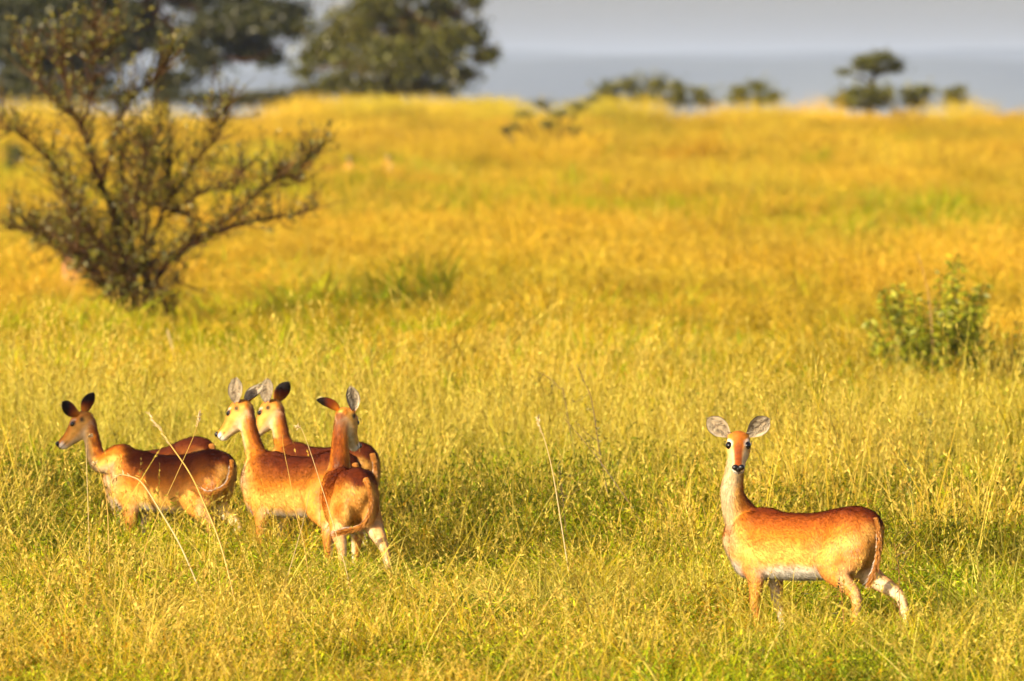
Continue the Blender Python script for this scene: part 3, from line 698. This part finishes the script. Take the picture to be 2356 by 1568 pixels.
warm = (n3 - .5)[:, None]; tint = np.clip(A([1, 1, 1]) + warm * A([.5, .15, .3]) + rng.normal(0, .07, (len(x), 1)), .5, 1.5)
grass_object("grass", "short yellow green grass and weeds around the antelopes", x, y, pick * NV + rng.integers(0, NV, len(x)), scl, tint)
# middle and far grass
x, y = scatter(86, 446, 3.4 / 8, 1.5)
dup_ = scatter(86, 190, 4.2 / 8, 1.5); x = np.concatenate([x, dup_[0]]); y = np.concatenate([y, dup_[1]]); kp = rng.uniform(0, 1, len(x)) < sstep(86, 116, y); x = x[kp]; y = y[kp]
tu = np.concatenate([rng.uniform(690, 1160, 46), rng.uniform(0, 2356, 26), rng.uniform(1180, 1900, 10)]); ty = rng.uniform(418, 440, len(tu)); x = np.concatenate([x, (tu - 1178) / F2 * ty]); y = np.concatenate([y, ty])
s, n1, n2, n3 = kinds(x / 1.0, y)
g_ = (n1 - .5) * 3; far = sstep(250, 380, y); nearb = 1 - sstep(105, 185, y); u_ = 1178 + x / y * F2; crest = sstep(340, 425, y) * (.10 + .45 * np.exp(-((u_ - 930) / 230) ** 2))
pick = choose([1.1 - g_ + s['gold'] * 3 + far * 1.6 - nearb * .6, .9 + g_ + s['lush'] * 11 - far * .3 + nearb * 1.1, .25 + s['straw'] * 3 + (n2 > .6) * .4, .04 + s['dark'] * 2.2 + .22 * (n2 < .3), .25 + s['orange'] * 2.0 + (n3 < .42) * .5 - nearb * .3, .012 * (1 - nearb) + crest * .12])
pick = np.minimum(pick, 5) + 7; pick[-len(tu):] = 12
hz_ = .80 - .12 * far - .28 * nearb + (fbm(x / 1.6, y / 4, 95) - .5) * .5 + (n3 - .5) * .5 + (n2 - .5) * .3
scl = np.stack([np.full(len(x), 1.1) + far * .5 + rng.uniform(-.2, .4, len(x))] * 2 + [np.clip(hz_ + rng.normal(0, .13, len(x)), .45, 1.8)], 1)
scl[-len(tu):, 2] = rng.uniform(.85, 1.25, len(tu)); scl[-len(tu):, :2] *= .6
scl[:, 2] *= np.where(pick == 12, 1.35, 1) * (1 - .5 * np.exp(-(((x + 4.6) / 1.8) ** 2 + ((y - 138) / 9) ** 2)) ) * (1 - .55 * np.exp(-(((x - 4.7) / 1.2) ** 2 + ((y - 114) / 9) ** 2)))
warm = (n3 - .5)[:, None]; tint = np.clip(A([1, 1, 1]) + warm * A([.5, .1, .2]) + rng.normal(0, .09, (len(x), 1)), .5, 1.5)
grass_object("tall_grass", "tall golden and green savanna grass up to the crest", x, y, pick * NV + rng.integers(0, NV, len(x)), scl, tint)

# ------------------------------------------------------------------ the far antelopes near the crest
FG = "distant antelopes behind the dry shrub"
def far_one(label, u, v, head, pose):
    d = dist_of(v); p = dict(group=FG, dark=1, vox=.022, hair=1500); p.update(pose); antelope(label, u, F2 / d, head, p)
far_one("distant red antelope, its back showing above the grass right of the dry shrub", 738, 446, 12, dict(poll=(-.60, .1, .95), dir=wdir(10, 35), neck=[(-.52, .08, .85)],
        ears=[((-.3, -.3, .9), (-.8, -.5, 0)), ((.3, .3, .9), (-.8, .4, 0))]))
far_one("distant antelope with only its raised head above the grass, middle of three", 846, 452, 18, dict(lying=True, poll=(-.42, .1, .92), dir=wdir(0, 30), neck=[(-.42, .05, .55), (-.40, .05, .72)],
        ears=[((-.3, -.3, .9), (-.8, -.5, 0)), ((.3, .3, .9), (-.8, .4, 0))]))
far_one("rightmost distant antelope with only its raised head above the grass", 936, 450, 25, dict(lying=True, poll=(-.42, .1, .94), dir=wdir(-20, 30), neck=[(-.42, .05, .55), (-.40, .05, .74)],
        ears=[((-.5, -.3, .7), (-.6, -.7, 0)), ((.5, .3, .7), (-.8, .4, 0))]))

# ------------------------------------------------------------------ woody plants
BRK = A([.040, .017, .006]); BRK2 = A([.105, .055, .022])
LG = [(.036, .042, .003), (.065, .062, .004), (.022, .027, .003), (.10, .082, .005)]
LO = [(.17, .17, .007), (.11, .11, .006), (.24, .21, .009)]

def W3(u, v, d, dy=0.0): p = P(u, v, d); return A([p.x, p.y + dy, p.z])

def clump_leaves(acc, c, r, n, size, cols):
    q = rng.normal(size=(n, 3)); q = unit(q) * np.minimum(np.abs(rng.normal(0, .58, (n, 1))), 1.6)
    keep = fbm(q[:, 0] * 2.6 + c[0] * 3, q[:, 2] * 2.6 + q[:, 1] * 1.7 + c[2] * 3, 19) > .37
    q = q[keep]; p = c + q * r
    sub = A(cols)[rng.integers(0, len(cols), len(p))] * rng.uniform(.7, 1.3, (len(p), 1))
    leaves(acc, p, rng.normal(size=p.shape) + A([0, 0, -.2]), size * rng.uniform(.6, 1.4, len(p)), size * .55, sub, fold=.15)

def tree(name, label, cat_, base, trunk, clumps, d, leafsize, per, cols, spread=2.5, group=None, twigs=3, bark=BRK):
    root = empty(name, tuple(base)); tag(root, label, cat_, group); b0 = A(base)
    tr, cr = Acc(), Acc()
    tp = [A(t[:3]) for t in trunk]; q = cat(tp, 6); rr = np.interp(np.linspace(0, 1, len(q)), np.linspace(0, 1, len(trunk)), [t[3] for t in trunk])
    q = q + rng.normal(0, .02, q.shape) * (np.arange(len(q)) > 0)[:, None]; tube(tr, q - b0, rr, 9, c=bark)
    k = F2 / d
    for (u, v, ru, rv) in clumps:
        c = W3(u, v, d, rng.uniform(-1, 1) * spread); r = A([ru / k, ru / k * .9, rv / k])
        i = rng.integers(int(len(q) * .45), len(q)); st = q[i]; mid = (st + c) / 2 + rng.normal(0, .12, 3) * np.linalg.norm(c - st) + A([0, 0, -.05 * np.linalg.norm(c - st)])
        br = cat([st, mid, c], 5); rb = np.linspace(min(rr[i] * .6, .12 * np.linalg.norm(c - st) ** .5), .015, len(br)); tube(tr, br - b0, rb, 6, c=bark)
        for _ in range(twigs):
            e = c + unit(rng.normal(size=3)) * r * .8; tube(tr, cat([br[-4], (br[-3] + e) / 2 + rng.normal(0, .05, 3), e], 3) - b0, np.linspace(.02, .006, 7), 4, c=bark)
        clump_leaves(cr, c - b0, r, int(1.9 * per * (ru * rv) / 2500.0) + 60, leafsize, cols)
    tr.obj("trunk", M_BARK, root, smooth=True); cr.obj("crown", M_LEAF, root)
    return root

D1 = 452.0
g1 = float(ground(X(370, D1), D1))
tree("acacia_tree", "big dark spreading tree at the top left behind the dry shrub", "tree", (X(372, D1), D1, g1),
     [(X(372, D1), D1, g1 - .3, .42), (*W3(368, 200, D1), .36), (*W3(378, 120, D1, .3), .30), (*W3(350, 40, D1), .22), (*W3(330, -60, D1), .14)],
     [(20, 30, 100, 60), (90, 10, 90, 50), (150, 70, 110, 45), (30, 120, 80, 50), (130, 140, 90, 40), (220, 20, 90, 60), (250, 110, 90, 45), (300, 60, 60, 60), (60, 175, 60, 28), (200, 185, 70, 28),
      (420, 100, 80, 36), (440, -10, 90, 40), (500, 70, 80, 45), (470, 140, 60, 35), (560, 10, 90, 40), (560, 110, 60, 40), (610, 60, 60, 40), (660, 30, 60, 35), (690, 70, 40, 26), (620, 130, 40, 28),
      (400, 185, 70, 22), (20, 200, 60, 24), (120, 205, 60, 20), (60, 80, 90, 50), (190, 110, 90, 50), (70, 60, 120, 60), (180, 30, 120, 60), (230, 90, 100, 60), (540, 50, 110, 40), (-60, 80, 90, 80), (-100, -10, 120, 70), (0, -80, 130, 60), (150, -90, 150, 60), (320, -110, 150, 55), (480, -100, 150, 50), (620, -70, 100, 40), (350, -190, 260, 50), (120, -170, 200, 50)],
     D1, .26, 950, LG[:3], 2.6)
g2 = float(ground(X(900, 447), 447))
tree("leafy_tree", "round dense tree on the crest left of the open sky", "tree", (X(915, 447), 447, g2),
     [(X(915, 447), 447, g2 - .3, .30), (*W3(905, 180, 447), .24), (*W3(895, 110, 447), .20), (*W3(900, 30, 447), .12), (*W3(890, -60, 447), .08)],
     [(800, 60, 70, 50), (760, 100, 60, 40), (720, 130, 50, 30), (870, 20, 80, 60), (880, 90, 90, 55), (960, 60, 80, 60), (1020, 20, 60, 50), (1030, 90, 70, 45), (1090, 80, 40, 40), (1110, 130, 36, 20), (820, 140, 80, 40),
      (910, 160, 80, 40), (1000, 150, 80, 40), (1060, 170, 50, 25), (780, 190, 60, 28), (860, 200, 60, 26), (960, 200, 60, 24), (940, -40, 120, 50), (1040, -50, 80, 40), (1090, 0, 26, 26), (840, -50, 80, 40), (700, 165, 30, 16), (1135, 120, 20, 9), (740, 205, 50, 24), (820, 212, 60, 22), (900, 205, 60, 24), (1000, 205, 70, 20), (950, 120, 90, 50), (850, 110, 70, 40)],
     447, .22, 950, LO[:2] + LG[:2] + LG[3:], 2.0, bark=BRK2)
DR = 440.0; gR = float(ground(X(2005, DR), DR))
tree("flat_topped_tree", "small flat topped tree alone on the right skyline", "tree", (X(2005, DR), DR, gR),
     [(X(2005, DR), DR, gR - .2, .13), (*W3(2000, 215, DR), .11), (*W3(2010, 180, DR), .08), (*W3(2015, 155, DR), .05)],
     [(1995, 138, 34, 18), (2030, 133, 36, 18), (2050, 158, 38, 13), (1978, 152, 26, 13), (2012, 158, 36, 14), (1945, 166, 28, 9), (2062, 146, 20, 10)], DR, .15, 1500, LO[:2] + LG[:2], .8)
def bush(label, u, v, cl, d, cols, ls=.14, name="low_bush", per=1300, group="low bushes along the skyline"):
    g = float(ground(X(u, d), d))
    return tree(name, label, "bush", (X(u, d), d, g), [(X(u, d), d, g - .1, .06), (X(u, d), d, g + .25, .05), (X(u, d), d, g + .5, .03)], cl, d, ls, per, cols, .5, group, twigs=1)
bush("low green bush under the small flat topped tree", 1985, 225, [(1960, 215, 40, 26), (2000, 212, 44, 26), (2040, 212, 40, 20), (1930, 228, 26, 12), (1950, 236, 50, 18), (2010, 236, 60, 18)], 436, LO + LG[:2])
bush("low bush just right of the small flat topped tree", 2115, 225, [(2090, 212, 30, 18), (2125, 208, 34, 16), (2105, 232, 46, 18)], 437, LO + LG[:1])
bush("small rounded bush farthest right on the skyline", 2200, 225, [(2185, 214, 30, 15), (2205, 206, 22, 12), (2195, 230, 40, 18)], 438, LO + LG[:1])
bush("long dark green bush in the middle of the skyline", 1500, 220, [(1400, 204, 40, 20), (1450, 196, 44, 24), (1505, 194, 44, 26), (1560, 202, 40, 20), (1605, 212, 34, 14), (1400, 228, 50, 18), (1480, 226, 60, 20), (1560, 228, 60, 18), (1620, 232, 40, 14)], 436, LO + LG[:2])
bush("small bush between the middle bush and the small tree", 1725, 220, [(1700, 206, 34, 20), (1745, 200, 30, 22), (1785, 218, 24, 12), (1700, 228, 44, 16), (1760, 230, 44, 16)], 438, LO)
bush("dark bush in the tall grass between the two big trees", 670, 225, [(640, 216, 40, 20), (690, 212, 40, 20), (600, 220, 30, 14), (560, 226, 60, 16), (640, 234, 70, 18), (700, 234, 50, 16)], 436, LG)
bush("dark thicket under the big spreading tree at the left skyline", 90, 236, [(-20, 214, 60, 30), (40, 216, 60, 28), (100, 214, 60, 30), (160, 218, 60, 26), (220, 216, 60, 26), (280, 222, 50, 22)], 441, LG[:3], group=None)
bush("low dark scrub filling the skyline between the trunk and the round tree", 460, 236, [(400, 222, 60, 22), (460, 224, 60, 20), (520, 226, 60, 20), (570, 230, 40, 14)], 441, LG[:3], group=None)
dS = 372.0
bush("sparse branching shrub standing below the crest left of centre sky", 1275, 320, [(1245, 238, 34, 16), (1205, 262, 30, 8), (1290, 262, 40, 12), (1330, 244, 34, 14), (1360, 228, 22, 9), (1262, 285, 34, 10), (1185, 290, 18, 12), (1325, 300, 26, 10)], dS, LO + LG[:2], .10, "branching_shrub", 900, None)
bush("dark slender weed clump standing left below the sparse shrub", 1170, 400, [(1172, 330, 10, 18), (1168, 368, 9, 16), (1165, 300, 9, 10)], 330.0, LG, .09, "weed_clump", 1500, None)
bush("dark green bush in the grass at the left edge", 35, 420, [(35, 350, 26, 22), (22, 375, 20, 14)], 300.0, LG[:2] + LO[:2], .10, "green_bush", 1300, None)

# the dry shrub at the left, stem by stem
dD = dist_of(815); kD_ = F2 / dD
sb = A([X(352, dD), dD, float(ground(X(345, dD), dD))])
root = empty("dry_shrub", tuple(sb)); tag(root, "tall half bare thorny shrub with dark spreading stems at the left", "shrub")
def C4(c): return [(x_ * .4906, y_ * .4906) for x_, y_ in c]
STEMS = [([(700, 1660), (690, 1520), (700, 1330), (560, 1150), (530, 1000), (470, 860), (420, 720), (380, 600), (270, 480)], .085), ([(380, 600), (435, 450), (450, 250), (455, 110)], .03), ([(450, 260), (520, 200), (585, 125)], .02),
         ([(470, 860), (505, 760), (545, 620), (590, 500), (615, 450)], .035), ([(560, 1300), (440, 1120), (330, 920), (270, 790), (130, 650), (20, 570)], .030), ([(730, 1660), (700, 1500), (720, 1330), (840, 1190), (960, 1120), (1100, 1060), (1300, 1020), (1480, 985)], .075),
         ([(820, 1210), (1000, 1070), (1130, 985), (1270, 850), (1400, 790), (1490, 715)], .042), ([(1270, 850), (1340, 835), (1440, 845)], .02), ([(860, 1180), (915, 1090), (930, 1035), (860, 1010), (780, 985), (700, 960)], .03),
         ([(690, 1650), (640, 1450), (620, 1100), (590, 950), (570, 800), (585, 650)], .05), ([(660, 1250), (740, 1050), (800, 930), (900, 780), (1000, 660), (1065, 520)], .035), ([(680, 1250), (690, 950), (720, 750), (745, 590)], .03),
         ([(560, 1350), (430, 1120), (320, 1090), (200, 1120), (30, 1055)], .028), ([(780, 1660), (790, 1520), (750, 1340), (690, 1180), (640, 1000), (660, 850), (700, 700)], .04), ([(560, 1420), (640, 1290), (540, 1200), (380, 1040), (300, 880)], .03),
         ([(270, 480), (200, 420), (150, 330), (120, 230)], .022), ([(380, 600), (330, 500), (290, 330), (300, 180)], .02), ([(1000, 660), (1010, 560), (1080, 500)], .016), ([(810, 1650), (820, 1480), (760, 1380), (850, 1300)], .02),
         ([(740, 1050), (860, 960), (960, 900), (1090, 870), (1150, 800)], .022), ([(800, 930), (790, 800), (800, 650)], .02), ([(615, 450), (680, 400), (760, 330), (800, 250)], .018), ([(640, 1450), (500, 1240), (400, 1180), (330, 1160)], .025)]
for _ in range(8):
    a_ = rng.uniform(-1.1, 1.1); l_ = rng.uniform(260, 620); x0 = 720 + rng.uniform(-70, 80); STEMS.append(([(x0, 1600), (x0 + a_ * l_ * .35, 1600 - l_ * .5), (x0 + a_ * l_ * .85, 1600 - l_ * rng.uniform(.8, 1.1))], .022))
st, tw, lf = Acc(), Acc(), Acc()
for pts, r0 in STEMS:
    yo = rng.uniform(-.9, .9); m = len(pts)
    w3 = A([W3(u, v, dD, yo * (i_ / m) ** .8) for i_, (u, v) in enumerate(C4(pts))])
    q = cat(w3, 6); q += rng.normal(0, .012, q.shape); tube(st, q - sb, np.linspace(r0, max(.010, r0 * .22), len(q)) * .8, 7, c=BRK * rng.uniform(.7, 1.2))
    L_ = np.sum(np.linalg.norm(np.diff(q, axis=0), axis=1))
    for _ in range(int(L_ * 34)):
        i = rng.integers(int(len(q) * .28), len(q)); t_ = unit(q[min(i + 1, len(q) - 1)] - q[max(i - 1, 0)])
        dr = unit(t_ * .5 + rng.normal(0, .6, 3) + A([0, 0, .45])); l_ = rng.uniform(.2, .62)
        e = [q[i], q[i] + dr * l_ * .5 + rng.normal(0, .03, 3), q[i] + dr * l_ + A([0, 0, .06]) + rng.normal(0, .05, 3)]
        te = cat(e, 3); tube(tw, te - sb, np.linspace(.009, .003, len(te)), 4, c=BRK2 * rng.uniform(.5, 1.2))
        if rng.uniform() < .9:
            n = rng.integers(3, 12); w_ = rng.uniform(.3, 1, n)[:, None]; lp = te[0] * (1 - w_) + te[-1] * w_ + rng.normal(0, .015, (n, 3))
            leaves(lf, lp - sb, rng.normal(size=(n, 3)) + A([0, 0, .4]), rng.uniform(.035, .08, n), .032, A(LG[:2] + LO + LO[2:] + [(.26, .20, .02)])[rng.integers(0, 7, n)], fold=.15)
st.obj("stems", M_BARK, root, smooth=True); tw.obj("twigs", M_BARK, root); lf.obj("foliage", M_LEAF, root)

def leafy_bush(label, name, u, v, tops, d, n_extra, leaf, cols, per=26, stem=.012):
    b0 = A([X(u, d), d, float(ground(X(u, d), d))]); root = empty(name, tuple(b0)); tag(root, label, "bush"); s_, l_ = Acc(), Acc()
    tp = [W3(a, b, d, rng.uniform(-.35, .35)) for a, b in tops]
    for _ in range(n_extra):
        a, b = rng.integers(0, len(tp), 2); w_ = rng.uniform(.1, .9); t_ = tp[a] * w_ + tp[b] * (1 - w_); t_ = t_ * 1; t_[2] = b0[2] + (t_[2] - b0[2]) * rng.uniform(.35, .95); t_[0] += rng.normal(0, .12); t_[1] += rng.uniform(-.4, .4); tp.append(t_)
    for t_ in tp:
        f = b0 + A([rng.normal(0, .08), rng.normal(0, .1), 0]); mid = f * .5 + t_ * .5 + A([(t_[0] - f[0]) * .12, 0, -.03])
        q = cat([f, mid, t_], 8); tube(s_, q - b0, np.linspace(stem, .004, len(q)), 5, c=BRK2)
        m = per * 3; w_ = rng.uniform(.18, 1, m) ** .75 * (len(q) - 1); i = np.minimum(w_.astype(int), len(q) - 2); pp = q[i] + (q[i + 1] - q[i]) * (w_ - i)[:, None]
        az = rng.uniform(0, 6.28, m); dr = np.stack([np.cos(az), np.sin(az), rng.uniform(-.9, .7, m)], 1)
        pp = pp + dr * .02; leaves(l_, pp - b0, dr, leaf * rng.uniform(.6, 1.3, m), leaf * .30, A(cols)[rng.integers(0, len(cols), m)] * rng.uniform(.75, 1.25, (m, 1)), fold=.2)
    s_.obj("stems", M_BARK, root, smooth=True); l_.obj("foliage", M_LEAF, root); return root
def C7(x_, y_): return (1923 + x_ * .2393, 563 + y_ * .2393)
BC = [(.28, .33, .008), (.42, .43, .012), (.14, .17, .006), (.50, .45, .02)]
dB = dist_of(950)
leafy_bush("bright green leafy bush with drooping leaves on the right slope", "leafy_bush", 2135, 950,
           [C7(*c) for c in ((1130, 110), (1190, 160), (500, 400), (590, 370), (1430, 360), (1400, 430), (750, 480), (1020, 290), (1180, 350), (320, 720), (340, 960), (1440, 790), (1300, 450), (850, 560), (640, 560), (1250, 600), (450, 480), (1350, 620))], dB, 70, .088, BC, per=58)
leafy_bush("small green bush cut off by the right edge of the view", "small_bush", 2350, 950, [(2330, 770), (2352, 742), (2345, 800), (2375, 740), (2312, 830), (2322, 850)], dist_of(950), 24, .07, BC[:3] + [BC[2]], per=18)

# unseen bush added past the left edge, leaf clumps shaped to shade leftmost antelope
b0 = A([-5.15, 79.2, 0.0]); root = empty("shade_bush", tuple(b0)); tag(root, "unseen leafy shrub added past the left edge to shade the leftmost antelope", "bush")
s_, l_ = Acc(), Acc()
for c, r, n in (((-5.52, 79.7, 2.58), (.27, .26, .20), 1800), ((-5.46, 79.7, 2.28), (.15, .24, .22), 1400), ((-4.56, 79.5, 2.28), (.36, .30, .24), 2600), ((-4.36, 79.4, 2.10), (.34, .30, .26), 2200)):
    q = cat([b0, b0 * .5 + A(c) * .5 + A([.05, 0, -.1]), A(c)], 6); tube(s_, q - b0, np.linspace(.05, .012, len(q)), 6, c=BRK2)
    p = A(c) + unit(rng.normal(size=(n, 3))) * rng.uniform(0, 1, (n, 1)) ** .4 * A(r); leaves(l_, p - b0, rng.normal(size=(n, 3)), .08, .045, A(BC)[rng.integers(0, 4, n)])
s_.obj("stems", M_BARK, root, smooth=True); l_.obj("foliage", M_LEAF, root)

# reddish earth mound beside the dry shrub
acc = Acc(); nu, nv_ = 30, 16; aa, bb = np.meshgrid(np.arange(nu) / nu * 2 * np.pi, np.linspace(0, np.pi / 2, nv_), indexing='ij')
rr = 1 + (fbm(np.cos(aa) * 2 + 5, np.sin(aa) * 2 + bb * 3, 91) - .5) * .8
vv = np.stack([np.cos(aa) * np.cos(bb) * .34 * rr, np.sin(aa) * np.cos(bb) * .34 * rr, np.sin(bb) * .95 * rr], -1)
i = np.arange(nu)[:, None] * nv_; i2 = (np.arange(nu)[:, None] + 1) % nu * nv_; j = np.arange(nv_ - 1)[None]
acc.add(vv, f4=np.stack([i + j, i2 + j, i2 + j + 1, i + j + 1], -1).reshape(-1, 4))
dm = dist_of(765); om = acc.obj("termite_mound", M_EARTH, smooth=True); om.location = (X(178, dm), dm, float(ground(X(178, dm), dm)))
tag(om, "pinkish earth mound half hidden in grass beside the dry shrub", "mound")

# single stalks that stand out from the grass
def stalk(label, pts, d, r, c, heads=None, name="grass_stalk", leafn=0, group="tall stalks in front of the antelopes", branches=0):
    w3 = [W3(u, v, d + .15 * i_) for i_, (u, v) in enumerate(pts)]
    g = float(ground(w3[0][0], w3[0][1])); du = (w3[0] - w3[1]); 
    if w3[0][2] > g: f = w3[0] + unit(du * A([.6, 1, 1])) * (w3[0][2] - g + .03) * 1.05; f[2] = g - .02; w3 = [f] + w3
    b0 = w3[0].copy(); q = cat(w3, 8); acc = Acc(); tube(acc, q - b0, np.linspace(r, r * .4, len(q)), 6, c=A(c))
    root = empty(name, tuple(b0)); tag(root, label, "weed" if leafn else "grass stalk", group); acc.obj("stem", M_PLANT, root, smooth=True)
    la = Acc(); n = 26
    if heads:
        w_ = rng.uniform(1 - heads, 1, n * 2) ** .7 * (len(q) - 1.01); w_ = np.maximum(w_, (1 - heads) * len(q)); i = np.minimum(w_.astype(int), len(q) - 2); t_ = unit(q[i + 1] - q[i])
        leaves(la, q[i] + (q[i + 1] - q[i]) * (w_ - i)[:, None] - b0, t_ + rng.normal(0, .28, t_.shape), rng.uniform(.02, .05, len(i)), .008, A([.66, .47, .22]) * rng.uniform(.7, 1.2, (len(i), 1)))
        la.obj("seed_head", M_PLANT, root)
    if leafn:
        for _ in range(branches):
            i = rng.integers(len(q) // 3, len(q) - 1); dr = unit(q[i + 1] - q[i] + rng.normal(0, .5, 3)); l_ = rng.uniform(.08, .22); e = cat([q[i], q[i] + dr * l_ * .6, q[i] + dr * l_ + A([0, 0, .03])], 3)
            tube(la, e - b0, np.linspace(r * .5, r * .2, len(e)), 4, c=A(c)); ww = rng.uniform(.2, 1, 10)[:, None]; leaves(la, e[0] * (1 - ww) + e[-1] * ww - b0, rng.normal(size=(10, 3)) + dr, rng.uniform(.015, .035, 10), .008, A(LG + LO)[rng.integers(0, 7, 10)])
        i = rng.integers(len(q) // 4, len(q), leafn); leaves(la, q[i] - b0, rng.normal(size=(leafn, 3)), rng.uniform(.015, .04, leafn), .009, A(LG + LO)[rng.integers(0, 7, leafn)])
        la.obj("leaves", M_LEAF, root)
GO = (.60, .36, .05); PA = (.62, .44, .17); DB = (.16, .09, .03)
stalk("thick golden stalk leaning left across the leftmost antelope's rump", [(553, 1440), (510, 1264), (467, 1154), (434, 1086), (388, 1019), (343, 954)], 71.5, .0085, GO, .25)
stalk("golden stalk bending over left across the leftmost antelope's shoulder", [(470, 1390), (418, 1264), (367, 1175), (327, 1113), (300, 1097), (273, 1094), (257, 1108)], 72.5, .0070, PA, .4)
stalk("thin stalk leaning right across the leftmost antelope's flank", [(330, 1280), (354, 1207), (402, 1102), (448, 997), (459, 952)], 73.0, .004, GO, .22)
stalk("hair thin pale stalk rising in front of the leftmost antelope's neck", [(205, 1300), (203, 1197), (198, 1046), (200, 1010), (210, 1002)], 75.0, .003, PA, .2)
stalk("short reddish stalk at the leftmost antelope's chest", [(250, 1270), (246, 1167), (238, 1118), (224, 1075), (214, 1065)], 74.0, .004, GO, .2)
stalk("thin stalk with a bright nodding head over the middle antelope's back", [(800, 1330), (770, 1219), (737, 1112), (713, 1038), (697, 995), (690, 984), (681, 982)], 73.5, .0032, PA, .2)
stalk("straight pale stalk against the middle antelope's red flank", [(700, 1260), (680, 1179), (667, 1105), (652, 1031), (650, 1001)], 75.0, .0035, GO, None)
stalk("stalk crossing the middle antelope's belly", [(640, 1400), (684, 1250), (700, 1190), (712, 1130)], 74.0, .0035, PA, None)
stalk("tall pale stalk leaning left in the middle of the foreground", [(1310, 1330), (1293, 1217), (1273, 1095), (1257, 1026), (1242, 983), (1236, 959)], 76.0, .0052, PA, .34, group="stalks and weeds in the middle foreground")
stalk("dark thin stem leaning left in the middle foreground", [(1500, 1240), (1460, 1177), (1384, 1067), (1338, 1009), (1300, 966)], 80.0, .0045, DB, None, "tall_weed", 8, "stalks and weeds in the middle foreground")
stalk("tallest dark upright weed stem in the middle of the grass", [(1400, 1150), (1381, 1047), (1372, 988), (1360, 916), (1345, 880), (1331, 844)], 84.0, .005, DB, None, "tall_weed", 30, "stalks and weeds in the middle foreground", 5)
stalk("dark forked weed stem with bare top left of the tallest one", [(1300, 920), (1288, 895), (1257, 865), (1232, 855)], 92.0, .005, DB, None, "tall_weed", 12, "stalks and weeds in the middle foreground", 3)
stalk("bushy dark weed in the shaded grass between the antelopes", [(1305, 1260), (1298, 1180), (1292, 1120), (1286, 1070)], 80.0, .005, DB, None, "leafy_weed", 70, "stalks and weeds in the middle foreground", 10)
stalk("green leafy weed behind the right antelope's rump", [(2150, 1110), (2146, 1050), (2140, 1000), (2142, 968)], 88.0, .004, (.2, .22, .03), None, "leafy_weed", 60, "weeds behind the right antelope", 7)
stalk("second leafy weed right of the antelope standing alone", [(2105, 1200), (2098, 1130), (2090, 1075), (2080, 1062)], 82.0, .004, (.2, .22, .03), None, "leafy_weed", 60, "weeds behind the right antelope", 6)
stalk("brown twiggy weed in front of the right antelope's hind legs", [(2075, 1480), (2070, 1390), (2068, 1310), (2058, 1250)], 68.8, .004, (.35, .14, .03), None, "leafy_weed", 30, None, 9)
stalk("rust coloured weed in front of the right antelope's hock", [(1945, 1490), (1940, 1400), (1932, 1330)], 68.5, .004, (.45, .18, .03), None, "leafy_weed", 30, None, 9)
stalk("pale plume of dry grass standing below the dry shrub", [(430, 930), (412, 860), (385, 760)], 118.0, .020, PA, .45, "grass_plume", group=None)
stalk("dry brown twig rising out of the leafy bush", [C7(935, 1250), C7(930, 900), C7(895, 500), C7(850, 300), C7(790, 90)], dB - .5, .009, (.42, .22, .05), None, "dry_twig", 6, None, 3)
